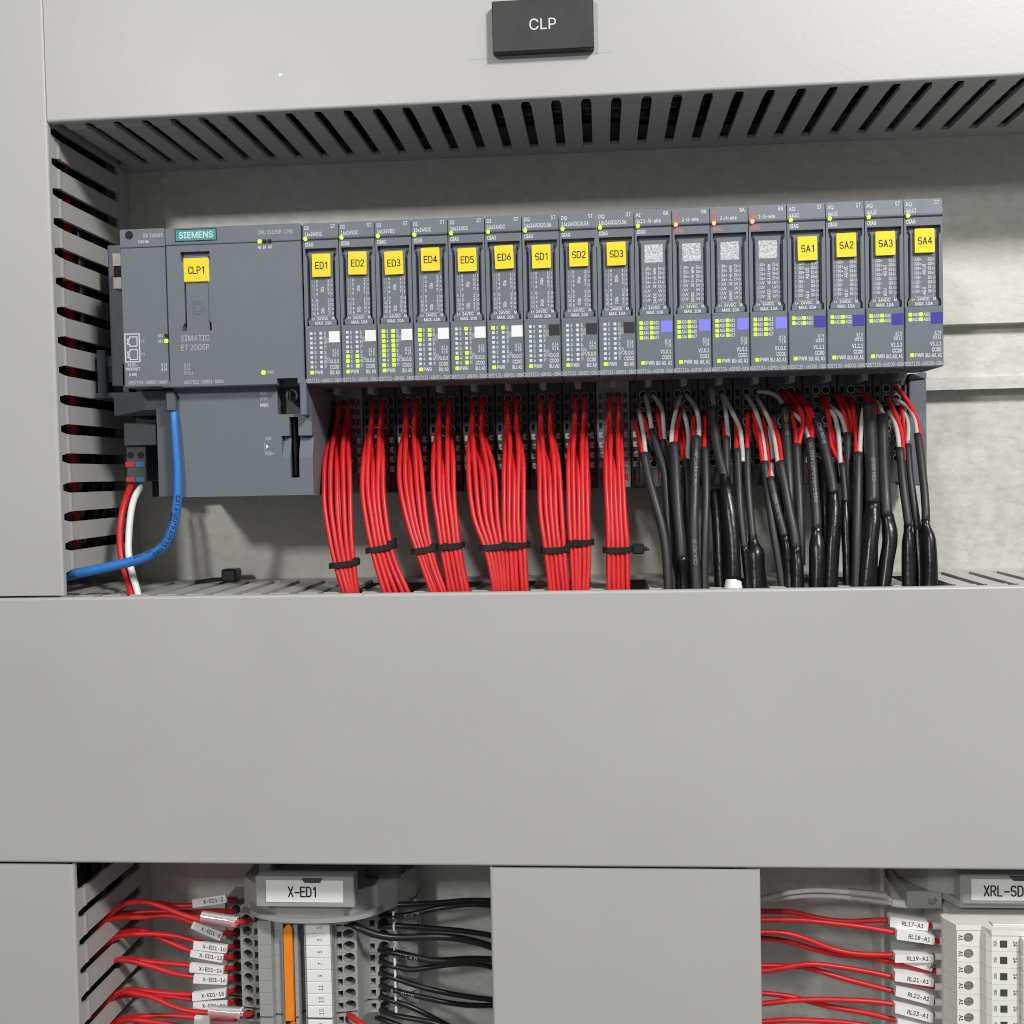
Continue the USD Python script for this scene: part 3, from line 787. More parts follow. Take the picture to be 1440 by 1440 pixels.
pr, fa = [], []
xx, zz = at(362, 329); fa.append(text("CPU 1512SP-1 PN", 1.6, xx, zt_ - 4.0, YC + .45, sx=.72))
for k, (pxx, pyy, mt) in enumerate(((365.2, 339, led_green), (372.3, 338.6, black_hole), (379.3, 338.2, black_hole))):
    xx, zz = at(pxx, pyy)
    part(cp, "status_lamp", box(xx - .75, xx + .75, YC - .45, YC + .3, zt_ - 7.0 - .75, zt_ - 7.0 + .75, .15), mt, label="lit green status lamp" if k == 0 else None)
for s, pxx in (("RS", 362.5), ("ER", 369.5), ("MT", 377)):
    xx, zz = at(pxx, 347); pr.append(text(s, 1.15, xx, zt_ - 9.9, YC, sx=.72))
xx, zz = at(254, 480); fa.append(text("SIMATIC", 2.35, xx, zz, YC, sx=.86))
xx, zz = at(254.5, 493); fa.append(text("ET 200SP", 2.35, xx, zz, YC, sx=.80))
for s, py in (("X | 2", 515.5), ("3 | 4", 521), ("V2.0.1", 527)):
    xx, zz = at(258.5, py); fa.append(text(s, 1.25, xx, zz, YC, sx=.75))
xx, zz = at(259, 540); fa.append(text("6ES7512-1DK01-0AB0", 1.45, xx, zz, YC, sx=.72))
xx, zz = at(370.6, 524); part(cp, "power_lamp", cyl_y(xx, zz, .95, YC - .3, YC + .2), led_green)
fa.append(text("PWR", 1.2, xx + 1.5, zz - .5, YC, sx=.8))
for s, py in (("RUN", 555.5), ("STOP", 562.5), ("MRES", 571.5)):
    xx, zz = at(376, py, YL); (fa if py < 570 else pr).append(text(s, 1.2, xx - 3.2, zz, YL, sx=.8))
for s, py in (("X50", 619), ("PUSH", 640)):
    xx, zz = at(373, py, YL); fa.append(text(s, 1.2, xx, zz, YL, sx=.8))
xx, zz = at(374, 628, YL); pr.append(prism_xz([(xx, zz - 1.1), (xx + 1.3, zz), (xx, zz + 1.1)], YL - .03, YL + .02)); fa.append(box(xx - .6, xx - .45, YL - .03, YL + .02, zz - 2, zz + 2)); fa.append(box(xx - .6, xx + 2.2, YL - .03, YL + .02, zz - 2, zz - 1.85))
part(cp, "print", pr, white_print); part(cp, "fine_print", fa, pale_print)
xx, zz = at(277.5, 432, YC)
part(cp, "round_mark", [ring_y(xx, zz, 2.55, 2.85, YC + .40, YC + .7, 28), ring_y(xx, zz, 1.55, 1.9, YC + .40, YC + .7, 24)], dev_grey)
tx0, tx1, tz0, tz1 = pix_rect((257.5, 363.5), (294.5, 396), YC)
tg = part(cp, "name_tag", box(tx0, tx1, YC - .35, YC + .55, tz0, tz1, .3), yellow_tag, label="yellow tag reading CLP1")
part(tg, "lettering", plotted("CLP1", 2.75, (tx0 + tx1) / 2 + .1, (tz0 + tz1) / 2 - 1.5, YC - .35, w=.155, sx=.88, gap=.2), black_print)

# ================================================================== bus adapter (left of the controller)
ba = thing("network_adapter", "slim grey-blue network adapter with two socket symbols, left of the controller", "adapter", (-67, 0, 70))
gx0, gx1 = -77.0, x0 - .35
b = box(gx0, gx1, YC, -22, zb_ + .6, zt_ + .2, .4)
b = b - box(gx0 - 1, gx1 + 1, YC - 1, YC + .45, zt_ - 6.9, zt_ + 1)
b = b + box(gx1 - 3, gx1 + 2.6, YC + .2, -60, zb_ + .3, zb_ + 3.0, .2)
part(ba, "front_housing", b, dev_grey)
part(ba, "ridge", prism_yz(Polygon([(YC + .7, zt_ - 7.8), (YC - .05, zt_ - 7.7), (YC - .35, zt_ - 7.3), (YC - .05, zt_ - 6.9), (YC + .7, zt_ - 6.8)]), gx0 + .2, gx1 - .2), dev_grey, smooth=50)
xx, zz = at(181, 330.5); part(ba, "hole", cyl_y(xx, zz, 1.75, YC + .36, YC + .6, 24), black_hole)
pr, fa = [], []
xx, zz = at(199, 329); fa.append(text("BA 2xRJ45", 1.6, gx1 - .8, zt_ - 3.4, YC + .45, sx=.72, align="r"))
xx, zz = at(193.5, 336); pr.append(text("0.25 Nm", 1.1, xx, zt_ - 5.6, YC + .45, sx=.75))
# socket pictogram
qx0, qx1, qz0, qz1 = pix_rect((175.5, 470), (197, 508.5), YC)
o = sbox(qx0, qz0, qx1, qz1); lines = o.exterior.buffer(.22, cap_style=2)
for c0, c1 in ((.08, .44), (.54, .92)):
    za, zb2 = qz1 - (qz1 - qz0) * c0 - .3, qz1 - (qz1 - qz0) * c1
    jack = Polygon([(qx0 + 1.0, za - .9), (qx0 + 2.0, za - .9), (qx0 + 2.0, za), (qx1 - 1.0, za), (qx1 - 1.0, zb2), (qx0 + 2.0, zb2), (qx0 + 2.0, zb2 + .9), (qx0 + 1.0, zb2 + .9), (qx0 + 1.0, zb2 + 1.6), (qx0 + 1.6, zb2 + 1.6), (qx0 + 1.6, za - 1.6), (qx0 + 1.0, za - 1.6)])
    lines = lines.union(jack.exterior.buffer(.2, cap_style=2))
    fa.append(box(qx1 + .3, qx1 + 2.0, YC - .03, YC + .02, (za + zb2) / 2 - .08, (za + zb2) / 2 + .08)); fa.append(text("P1" if c0 < .2 else "P2", 1.1, qx1 + .9, (za + zb2) / 2 - .5, YC, sx=.7))
pr.append(prism_xz(lines, YC - .04, YC + .02))
for s, py in (("X1 R1...", 515), ("PROFINET", 521), ("(LAN)", 528.5)):
    xx, zz = at(187, py); pr.append(text(s, 1.15, xx, zz, YC, sx=.78, align="c"))
for s, py in (("X | 2", 515), ("3 | 4", 521)):
    xx, zz = at(235, py); pr.append(text(s, 1.15, xx, zz, YC, sx=.75, align="r"))
xx, zz = at(208, 540); fa.append(text("6ES7193-6AR00-0AA0", 1.45, xx, zz, YC, sx=.72, align="c"))
for s, py, mt in (("LK1", 472, black_hole), ("LK2", 479.6, led_green)):
    xx, zz = at(234, py); part(ba, "link_lamp", box(xx - .85, xx + .75, YC - .2, YC + .2, zz - .75, zz + .75, .2), mt, label="lit green link lamp" if s == "LK2" else None)
    pr.append(text(s, 1.1, xx - 1.5, zz - .5, YC, sx=.75, align="r"))
part(ba, "print", pr, white_print); part(ba, "fine_print", fa, pale_print)
# deeper side housing and its metal socket
hx0, _, hz0, hz1 = pix_rect((150.5, 345), (172, 548), -46)
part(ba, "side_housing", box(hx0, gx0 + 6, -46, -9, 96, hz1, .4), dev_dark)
ux0, ux1, uz0, uz1 = pix_rect((160, 357), (171, 407.5), -60)
part(ba, "socket_shell", box(ux0, gx0 + .5, -62, -45, uz0, uz1, .3) - box(ux0 - 1, gx0 + 1, -63, -50, uz0 + 5.0, uz1 - 5.6), socket_metal)
part(ba, "socket_opening", box(ux0 + .4, gx0 + .3, -61.5, -46, uz0 + 4.2, uz1 - 4.8), black_hole)
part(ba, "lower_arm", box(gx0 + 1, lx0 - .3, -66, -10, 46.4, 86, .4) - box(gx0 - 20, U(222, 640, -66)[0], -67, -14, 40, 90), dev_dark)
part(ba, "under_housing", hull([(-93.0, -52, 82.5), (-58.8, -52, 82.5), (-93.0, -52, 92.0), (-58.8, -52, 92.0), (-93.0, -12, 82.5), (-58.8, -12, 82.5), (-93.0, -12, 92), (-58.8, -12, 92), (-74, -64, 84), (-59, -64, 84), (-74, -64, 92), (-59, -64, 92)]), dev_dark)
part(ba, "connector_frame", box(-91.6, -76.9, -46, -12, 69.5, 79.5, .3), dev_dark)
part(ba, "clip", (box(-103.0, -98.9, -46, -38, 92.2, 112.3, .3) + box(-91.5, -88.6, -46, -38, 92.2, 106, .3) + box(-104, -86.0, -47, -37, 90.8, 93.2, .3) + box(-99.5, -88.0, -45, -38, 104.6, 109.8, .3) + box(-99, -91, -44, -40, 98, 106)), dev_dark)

# power plug in the adapter's cavity
pp = thing("power_plug", "black two-pole power plug with red and blue marks under the network adapter", "plug", (-86, -20, 50))
part(pp, "body", box(-91.8, -82.6, -44, -16, 53.4, 69.2, .4), base_dark)
part(pp, "cavity_liner", box(-92, -77.2, -15.8, -12, 46, 69.4), black_hole)
for px0, px1, py0, py1, mt in ((176, 189.5, 649.5, 656.5, mark_red), (190.5, 204, 649.5, 656.5, mark_blue), (177, 190, 671, 677.5, mark_red), (191.5, 204, 671, 677.5, mark_blue)):
    part(pp, "pole_mark", pbox((px0, py0), (px1, py1), -44.3, -43.5, .1), mt, label="red pole mark" if mt is mark_red else "blue pole mark")
for px0 in (184, 198):
    xx, zz = at(px0, 640, -44); part(pp, "screw_hole", cyl_y(xx, zz, 1.6, -44.1, -43.6), black_hole)


def path_px(pts, step=2.5, k=2):
    """pts: (px, py, depth)"""
    return smooth_path(resample([U(a, b, y) for a, b, y in pts], step), k)


rp = [(184, 684, -42), (176, 705, -48), (170, 730, -52), (168.5, 760, -54), (172, 790, -56), (179, 815, -60), (186, 838, -64), (192, 870, -66)]
solo("power_wire", tube(path_px(rp), 1.45, 12), red_wire_m, "single red power wire from the black two-pole plug down to the lower duct", "wire", smooth=True)
wp = [(199, 685, -42), (190, 697, -48), (185, 715, -52), (181.5, 745, -55), (180.5, 770, -57), (183, 795, -60), (190, 820, -63), (195, 838, -65), (200, 870, -66)]
solo("power_wire", tube(path_px(wp), 1.45, 12), white_wire_m, "white power wire beside the single red one under the plug", "wire", smooth=True)

# blue network cable
bc = thing("network_cable", "blue printed network cable curving from the adapter into the left duct", "cable", U(247, 690, -66))
bp = path_px([(243.5, 566, -70), (244.8, 590, -72.4), (247.8, 631, -72.8), (250.2, 668, -73), (250, 700, -73), (245, 732, -73), (230, 768, -73), (203, 784, -73.2), (152, 797.5, -73.2), (112, 806, -71), (92, 811, -66), (60, 818, -60)], 2.0, 3)
tt = np.linspace(0, 1, len(bp))
jk = part(bc, "jacket", tube(bp, 1.62 + .42 * np.clip((tt - .22) * 5, 0, 1), 16), blue_jacket, smooth=True)
s_of = lambda y: np.interp(0, [0], [0])
L_ = np.r_[0, np.cumsum(np.linalg.norm(np.diff(bp, axis=0), axis=1))]
s1 = L_[np.argmin(np.abs(bp[:, 2] - U(250, 690, -71)[2]))]
part(bc, "print", [text_on_tube("CAT.6 U/UTP 4PR 23AWG", 1.7, bp, 2.04, s1 + 1, 1, .9, .95, True, .05), text_on_tube("VERIFIED ISO/IEC 11801 CMX", 1.5, bp, 2.04, s1 + 8, 1, -1.2, .95, True, .05)], black_print)
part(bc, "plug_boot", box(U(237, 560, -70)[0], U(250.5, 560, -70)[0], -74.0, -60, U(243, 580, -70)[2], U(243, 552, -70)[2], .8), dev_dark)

# ================================================================== red wire bundles
BUN = [  # (module, [(photo row, left edge, right edge)], tie row, tie slope, head)
    (0, [(600, 461, 494), (625, 456, 494), (660, 452, 495), (700, 452, 496), (745, 458, 497), (793, 468, 501), (836, 482, 506)], 793, .12, "right"),
    (1, [(600, 517, 541), (630, 510, 542), (686, 506, 543), (730, 511, 547), (770, 519, 553), (836, 538, 579)], 771, .17, "up"),
    (2, [(600, 568, 590), (630, 560, 593), (668, 557, 596), (730, 568, 602), (772, 582, 610), (836, 606, 632)], 773, .16, "right"),
    (3, [(600, 612, 639), (630, 607, 640), (686, 606, 641), (730, 611, 645), (768, 617, 649), (836, 630, 662)], 768, .08, None),
    (4, [(600, 657, 685), (630, 655, 691), (670, 656, 700), (730, 663, 703), (768, 678, 709), (836, 692, 714)], 769, .06, "right"),
    (5, [(600, 711, 735), (630, 708, 738), (663, 705, 740), (730, 705, 740), (767, 708, 741), (836, 712, 744)], 767, .04, None),
    (6, [(600, 755, 781), (630, 754, 786), (663, 755, 790), (713, 756, 793), (773, 764, 797), (836, 771, 802)], 773, .03, "right"),
    (7, [(600, 801, 827), (630, 796, 829), (663, 796, 830), (730, 797, 830), (763, 799, 831), (836, 803, 828)], 763, .01, None),
    (8, [(600, 851, 876), (630, 849, 877), (680, 849, 880), (730, 851, 883), (772, 852, 886), (836, 853, 886)], 773, .01, "tail")]
LAYOUT = [[(0, 1), (0, 0), (0, 2), (1, 0), (1, 1)], [(0, 3), (0, 4), (0, 5), (1, 2), (1, 3), (1, 4)], [(0, 6), (0, 7), (1, 5), (1, 6), (1, 7)]]
WR = 1.08
DEPTH = lambda py: float(np.interp(py, [545, 600, 650, 700, 760, 840], [-38, -45.5, -54.5, -62, -67, -70.5]))
for (i, E, tie, slope, head) in BUN:
    rows = np.array([e[0] for e in E], float); Lf = PchipInterpolator(rows, [e[1] for e in E]); Rf = PchipInterpolator(rows, [e[2] for e in E])
    name = TAGS[i]
    for ly, lay in enumerate(LAYOUT):
        dep = [-72.6, -70.6, -68.7][ly]
        n = len(lay)
        ph = RNG.uniform(-1, 1, (n, 4))
        for k, (c, r_) in enumerate(lay):
            u = k / (n - 1)
            X = 15.0 * i - 1.6 + (5.9, 10.1)[c]; Z = BU_Z[r_]
            pyt = 556 + 14.6 * r_
            pts = [np.array([X, YB + 4, Z + .3]), np.array([X, YB - 2, Z]), np.array([X + .2 * ph[k, 0], YB - 9, Z - 1.2])]
            for py in np.arange(585, 837, 12.5):
                if py < pyt + 26:
                    continue
                a = min(1, (py - pyt - 10) / 70); a = a * a * (3 - 2 * a)
                y = (YB - 7) * (1 - a) + (DEPTH(py) + dep + 70.6) * a
                sq = max(0.0, 1 - abs(py - tie) / 26)
                q_py = max(py, 600)
                wl = WR * pxscale(y)
                x = Lf(q_py) + wl + u * (Rf(q_py) - Lf(q_py) - 2 * wl)
                wob = (1 - sq) * (1.3 * ph[k, 1] * math.sin((py - tie) / 38 + 3 * ph[k, 2]))
                q = U(x + wob, py, y + .55 * ph[k, 3] * (1 - .6 * sq))
                if a < .95:
                    b2 = a ** .8
                    q[0] = X * (1 - b2) + q[0] * b2
                pts.append(q)
            e = pts[-1]
            pts.append(e + [(e - pts[-3])[0] * .5, 1.0, -9]); pts.append(e + [(e - pts[-3])[0] * .9, 3.0, -24])
            solo("red_wire", tube(smooth_path(resample(pts, 3.0), 2), WR, 10), red_wire_m, f"red wire of the tied bundle under module {name}", "wire", f"red wires in the bundle under {name}", smooth=True)
    # the tie
    dt = DEPTH(tie) + .2
    xa, xb = U(float(Lf(tie)) - .5, tie, dt), U(float(Rf(tie)) + .5, tie, dt)
    cx, cz, hw = (xa[0] + xb[0]) / 2, xa[2], (xb[0] - xa[0]) / 2 + .2
    s_ell = [(math.copysign(abs(math.cos(t)) ** .55, math.cos(t)) * hw, math.copysign(abs(math.sin(t)) ** .55, math.sin(t)) * 3.5) for t in np.linspace(0, 2 * math.pi, 49)[:-1]]
    inner = Polygon(s_ell); outer = inner.buffer(1.05, quad_segs=3)
    v, f = prism_xy(shapely.affinity.translate(outer.difference(inner), cx, dt), cz - 1.2, cz + 1.2)
    v = v.copy(); v[:, 2] += slope * (v[:, 0] - cx)
    t = thing("cable_tie", f"black cable tie around the red wire bundle under module {name}", "cable tie", (cx, dt, cz - 1.4), "cable ties on the red bundles")
    part(t, "band", (v, f), tie_black)
    if head == "right":
        part(t, "head", box(cx + hw - 1.4, cx + hw + 1.1, -71.5, -67.5, cz + slope * hw - 1.4, cz + slope * hw + 2.0, .5), tie_black)
    elif head == "up":
        part(t, "head", box(cx + hw - 2.4, cx + hw + .9, -70.5, -67, cz + slope * hw - .9, cz + slope * hw + 2.4, .5), tie_black)
        part(t, "tail", hull([(cx + hw - 1, -69.5, cz + 2.4), (cx + hw + .6, -68.5, cz + 2.4), (cx + hw + 1.0, -69.5, cz + 4.4), (cx + hw + 1.7, -68.5, cz + 3.9), (cx + hw + 1.4, -68, cz + 4)]), tie_black)
    elif head == "tail":
        part(t, "head", box(cx + hw + .6, cx + hw + 5.4, -68.5, -64.5, cz - 2.0, cz + 2.2, .5), tie_black)
        part(t, "tail", hull([(cx + hw + 5, -67, cz - 1), (cx + hw + 5, -67, cz + 1.6), (cx + hw + 8, -66.4, cz - .6), (cx + hw + 7.4, -66.4, cz + .4), (cx + hw + 5, -66, cz)]), tie_black)
    else:
        part(t, "head", box(cx - hw * .3 - 1.2, cx - hw * .3 + 1.2, dt - 5.0, dt - 3.4, cz - 1.5, cz + 1.5, .3), tie_black)

# ================================================================== black signal cables
# (depth, sleeve points, width px, boot points, boot width px, [(lead colour, points)], print, label)
R_, W_ = "r", "w"
CAB = [
    (-71, [(905.5, 638), (912, 672), (922, 708), (932, 745), (938, 790), (940, 840)], 12.5, None, 0, [(R_, [(893, 596), (899, 615), (904, 640)]), (W_, [(898, 575), (904, 605), (908, 640)])], None, "matt black sleeved cable nearest the bundle under SD3"),
    (-66, [(915.5, 605), (926, 637), (935, 668), (939, 720), (944, 780), (947, 840)], 11, None, 0, [(R_, [(897, 575), (906, 592), (912, 606)]), (W_, [(907, 556), (913, 580), (917, 606)])], None, "second black cable right of the bundle under SD3, half behind the first"),
    (-61, [(931.5, 620), (937, 646), (942, 700), (949, 770), (952, 840)], 11, None, 0, [(R_, [(922, 575), (927, 592), (930, 621)]), (W_, [(918, 556), (931, 574), (935, 621)])], None, "black cable set back, with a red and a white core, third from bundle SD3"),
    (-72, [(947, 624), (949.5, 655), (951, 686), (954, 730), (958, 772), (958.5, 787)], 14, [(959, 782), (960.5, 806), (962, 840)], 9.5, [(W_, [(957, 556), (949, 585), (944, 626)]), (R_, [(956, 575), (953, 595), (950, 626)])], None, "cable whose thick matt sleeve ends above a thinner glossy tail, left of the longest sleeve"),
    (-63, [(964, 647), (967, 686), (965, 740), (967, 800), (968, 840)], 11, None, 0, [(R_, [(954, 590), (962, 622), (963, 648)]), (R_, [(948, 598), (957, 622), (961, 650)]), (W_, [(960, 575), (968, 610), (967, 648)])], None, "black cable hidden behind the long printed sleeve, red core above it"),
    (-72.5, [(979, 615), (977.5, 650), (976.5, 690), (975.5, 752), (978, 800), (979.5, 840)], 14, None, 0, [(R_, [(976, 584), (975, 600), (975.5, 617)]), (W_, [(964, 555), (977, 570), (983, 592), (982.5, 617)])], [("HellermannTyton", 24, -1), ("CSA ROHS", 57, -1)], "longest matt black sleeve with white lettering, CSA ROHS near the duct"),
    (-69, [(991, 631), (993, 686), (991.5, 752), (990.5, 800), (990.5, 840)], 11.5, None, 0, [(R_, [(991, 585), (991, 605), (990.5, 633)])], None, "plain black sleeve with one red core, right of the long printed sleeve"),
    (-72, [(1003, 573), (1004.5, 601), (1010.5, 642), (1016, 660), (1018.5, 673)], 13.5, [(1017.5, 668), (1021, 684), (1026, 720), (1029.5, 770), (1031, 817)], 22, [(W_, [(999, 545), (1002, 555), (1003, 575)])], None, "short grey-black sleeve ending in a fat glossy boot above a white collar"),
    (-66, [(1020.5, 615), (1021.5, 650), (1022, 690)], 12, None, 0, [(W_, [(1016, 558), (1022, 590), (1024, 617)]), (R_, [(1016, 590), (1018, 600), (1018.5, 617)])], None, "short black sleeve behind the fat glossy boot with the white collar"),
    (-70.5, [(1036.7, 632), (1038, 665), (1040, 708), (1044, 745), (1047.5, 774)], 10.5, [(1047, 768), (1050, 795), (1054, 840)], 12, [(R_, [(1035, 590), (1036, 610), (1035.5, 634)]), (W_, [(1016, 555), (1033, 586), (1041, 604), (1044, 634)])], None, "slim black sleeve flared at its lower end, right of the white collar"),
    (-67, [(1050.5, 632), (1052, 686), (1056, 730), (1059, 760)], 10.5, [(1058, 752), (1062, 790), (1065, 840)], 27, [(R_, [(1052, 580), (1051, 600), (1050.5, 634)])], None, "black cable with glossy lower half standing in the gap's right side, beside the flared sleeve"),
    (-65, [(1006, 690), (1011, 741), (1013, 790), (1015, 840)], 19, None, 0, [], None, "glossy black cable just left of the fat boot with the white collar"),
    (-67, [(1075, 650), (1079, 686), (1085, 730), (1095, 790), (1103, 840)], 11.5, None, 0, [(R_, [(1058, 580), (1065, 600), (1073, 652)]), (W_, [(1049, 556), (1064, 581), (1073, 620), (1077, 652)])], None, "dark cable slanting right, leftmost of the group under the last violet-square module"),
    (-72.5, [(1097, 650), (1104, 685), (1112, 727), (1117, 750), (1119.5, 772)], 13, [(1119.5, 768), (1120, 780), (1121, 800), (1121, 840)], 19, [(R_, [(1071, 580), (1087, 594), (1095, 619), (1099, 652)]), (W_, [(1064, 560), (1082, 592), (1090, 622), (1094, 652)])], None, "slanting matt sleeve with two cores ending in the shortest glossy boot"),
    (-69.5, [(1083, 672), (1092, 712), (1099, 738), (1104.5, 758)], 12, [(1103, 752), (1109, 785), (1112, 840)], 16, [(W_, [(1078, 600), (1085, 635), (1086, 674)]), (R_, [(1072, 590), (1079, 630), (1081, 674)]), (R_, [(1058, 596), (1068, 625), (1077, 650), (1084, 676)])], [("CSA VW-1", 8, 1)], "slanting printed sleeve left of the shortest glossy boot"),
    (-68, [(1104, 570), (1105, 597), (1107.5, 640), (1109.5, 672)], 13.5, None, 0, [(W_, [(1066, 551), (1082, 551), (1095, 558), (1102, 572)])], [("CSA ROHS", 5, 1)], "short thick sleeve reading CSA ROHS high up under the last violet-square module"),
    (-69, [(1120, 626), (1121.5, 660), (1124, 705), (1125.5, 748)], 13, None, 0, [(R_, [(1099, 553), (1112, 582), (1119, 604), (1119.5, 628)]), (R_, [(1106, 551), (1120, 566), (1130, 590), (1123, 628)])], None, "plain matt sleeve with one red core beside the sleeve reading 125C VW-1"),
    (-73, [(1138.5, 618), (1142, 650), (1145, 690), (1147.5, 720), (1148.5, 744)], 13.5, [(1148.5, 741), (1149, 752), (1149.5, 770), (1147.5, 840)], 21, [(W_, [(1113, 579), (1127, 592), (1135, 605), (1138, 620)]), (R_, [(1112, 566), (1130, 585), (1139, 600), (1142, 620)]), (R_, [(1118, 554), (1133, 573), (1143, 598), (1141, 622)])], [("UL E224 125°C VW-1 CSA", 3, 1)], "printed sleeve reading 125C VW-1 CSA ending in a glossy boot"),
    (-71.5, [(1148, 589), (1155, 611), (1162, 640), (1169, 673), (1172, 694)], 14, [(1172, 692), (1172.5, 704), (1173, 720), (1170, 770), (1167, 840)], 20, [(R_, [(1124, 555), (1136, 570), (1146, 591)])], [("CSA ROHS", 3, 1)], "curved thick sleeve reading CSA ROHS with its tall glossy boot, under SA2"),
    (-64, [(1192, 610), (1192, 650), (1193, 700)], 11, None, 0, [(W_, [(1165, 570), (1181, 582), (1190, 612)]), (R_, [(1176, 556), (1188, 585), (1194, 612)]), (R_, [(1181, 557), (1195, 580), (1198, 600), (1192, 614)])], None, "short dark sleeve set back under SA3, a white core bending into it"),
    (-67, [(1184, 652), (1187, 680), (1189, 708)], 9, [(1188.5, 704), (1190, 740), (1192, 775), (1193, 840)], 15, [(W_, [(1155, 572), (1173, 582), (1179, 610), (1182, 654)]), (R_, [(1161, 558), (1165, 590), (1176, 625), (1185, 654)]), (R_, [(1155, 562), (1166, 585), (1168, 625), (1184, 656)])], None, "thin dark cable with a lumpy glossy lower end, left of the sleeve under SA3"),
    (-71.5, [(1206.5, 638), (1206, 690), (1205, 752), (1204.5, 800), (1204, 840)], 13, None, 0, [(W_, [(1217, 568), (1213, 583), (1209, 640)]), (R_, [(1197, 560), (1203, 600), (1204, 640)])], None, "straight plain sleeve with a red and a white core, left of the thickest printed sleeve"),
    (-72.5, [(1223, 569), (1224, 600), (1225.5, 641), (1226.5, 675), (1227, 709)], 19, [(1227, 706), (1226.5, 718), (1224.5, 740), (1221.5, 770), (1218, 840)], 25, [(R_, [(1210, 546), (1217, 555), (1222, 571)]), (R_, [(1215, 560), (1219, 565), (1221, 571)])], [("CSA ROHS", 38, -1)], "thickest matt sleeve, reading CSA ROHS, with a wide glossy boot under SA3"),
    (-71, [(1241, 585), (1241.5, 620), (1243, 663), (1245, 700), (1247, 727)], 16, [(1247, 724), (1250, 738), (1252, 755), (1247, 790), (1240, 840)], 20, [(R_, [(1220, 557), (1229, 568), (1238, 587)]), (W_, [(1232, 565), (1238, 573), (1243, 587)])], None, "thick plain sleeve bulging into a glossy boot, right neighbour of the thickest sleeve"),
    (-71, [(1265.5, 631), (1268, 660), (1271, 690), (1275, 718), (1278, 742)], 11.5, [(1277, 738), (1277, 755), (1277.5, 785), (1278, 840)], 17, [(W_, [(1250, 580), (1259, 596), (1265, 633)]), (R_, [(1248, 562), (1259, 582), (1267, 605), (1269.5, 633)])], None, "slim sleeve with a straight boot under SA4, left of the rightmost cable"),
    (-66, [(1276.5, 626), (1281, 680), (1287, 720), (1291, 745)], 10.5, [(1290, 738), (1293, 790), (1294, 840)], 14, [(W_, [(1268, 575), (1277, 590), (1277, 628)]), (R_, [(1268, 570), (1272, 600), (1274, 628)])], None, "dark sleeve between the last two cables under SA4, set back"),
    (-72.5, [(1290.5, 611), (1295, 645), (1299, 680), (1301.5, 710), (1302, 733)], 11, [(1301, 730), (1302, 741), (1302.5, 746), (1305, 752), (1306.5, 775), (1306.5, 840)], 20, [(W_, [(1257, 562), (1278, 572), (1287, 590), (1290, 613)]), (R_, [(1260, 545), (1278, 567), (1289, 590), (1294, 613)])], None, "last and rightmost cable, a slim sleeve with a shouldered glossy boot under SA4"),
    (-62, [(1090, 650), (1098, 720), (1106, 790), (1110, 840)], 22, None, 0, [], None, "dark cable in the shade between the slanting sleeves and the printed ones"),
    (-62, [(1160, 650), (1160, 720), (1159, 790), (1158, 840)], 22, None, 0, [], None, "dark cable in the shade behind the two glossy boots under SA2"),
    (-62, [(1214, 640), (1212, 720), (1211, 790), (1209, 840)], 26, None, 0, [], None, "dark cable in the shade behind the thickest sleeve"),
]
for ci, (dep, sl_, w, bt, bw, leads, prn, label) in enumerate(CAB):
    DY = lambda b: DEPTH(b) + (dep + 70) * .8
    top = U(*sl_[0], DY(sl_[0][1]))
    t = thing("signal_cable", label, "cable", top, None)
    P = path_px([(a, b, DY(b)) for a, b in sl_], 2.5, 2)
    if not bt:
        P = np.vstack([P, P[-1] + (P[-1] - P[-2]) / np.linalg.norm(P[-1] - P[-2]) * [6, 6, 6] + [0, .5, 0], P[-1] + (P[-1] - P[-2]) / np.linalg.norm(P[-1] - P[-2]) * 14 + [0, 1.5, 0]])
    r0 = w / 2 / pxscale(DY(680))
    part(t, "sleeve", tube(P, r0, 14, wob=.012, seed=ci), black_gloss if label.find("glossy black cable") >= 0 or label.find("in the shade") >= 0 else black_matt, smooth=True)
    if prn:
        part(t, "print", [text_on_tube(s, min(1.5, r0 * .85), P, r0, s0, fl, 0.0, 1.0, False, .05) for s, s0, fl in prn], sleeve_print)
    if bt:
        Q = path_px([(a, b, DY(b) + (.6 if k else 0)) for k, (a, b) in enumerate(bt)], 2.0, 2)
        if bt[-1][1] > 825:
            Q = np.vstack([Q, Q[-1] + [0, 1, -6], Q[-1] + [0, 2, -14]])
        rb = bw * 1.06 / 2 / pxscale(DY(770)); s = np.linspace(0, 1, len(Q)); L = np.r_[0, np.cumsum(np.linalg.norm(np.diff(Q, axis=0), axis=1))]
        g = np.clip((L - 2.0) / 6.0, 0, 1); g = g * g * (3 - 2 * g)
        rad = (r0 * 1.06) * (1 - g) + rb * g
        part(t, "boot", tube(Q, rad, 16, wob=.055, seed=ci + 50), black_gloss, smooth=True)
    for lc, lp in leads:
        n = len(lp)
        d3 = [(a, b, YB - 3 + (DY(sl_[0][1]) + .3 - YB + 3) * (k / (n - 1)) ** 1.15) for k, (a, b) in enumerate(lp)]
        p3 = [U(d3[0][0], d3[0][1], YB + 4)] + [U(*q) for q in d3]
        e = p3[-1]; p3.append(e + (P[2] - P[0]))
        part(t, "core", tube(smooth_path(resample(p3, 2.0), 2), 1.05 if lc == R_ else 1.0, 9), red_wire_m if lc == R_ else clear_wire_m, label="red core" if lc == R_ else "greyish white core", smooth=True)
    if label.find("white collar") > 0 and label.find("fat glossy boot above") > 0:
        q0, q1 = U(1031, 815, DY(815)), U(1031.5, 836, DY(836))
        part(t, "collar", tube(np.array([q0, (q0 + q1) / 2, q1, q1 + [0, 0, -6]]), [3.1, 3.6, 3.7, 3.7], 18), white_plastic, smooth=40, label="white plastic collar")

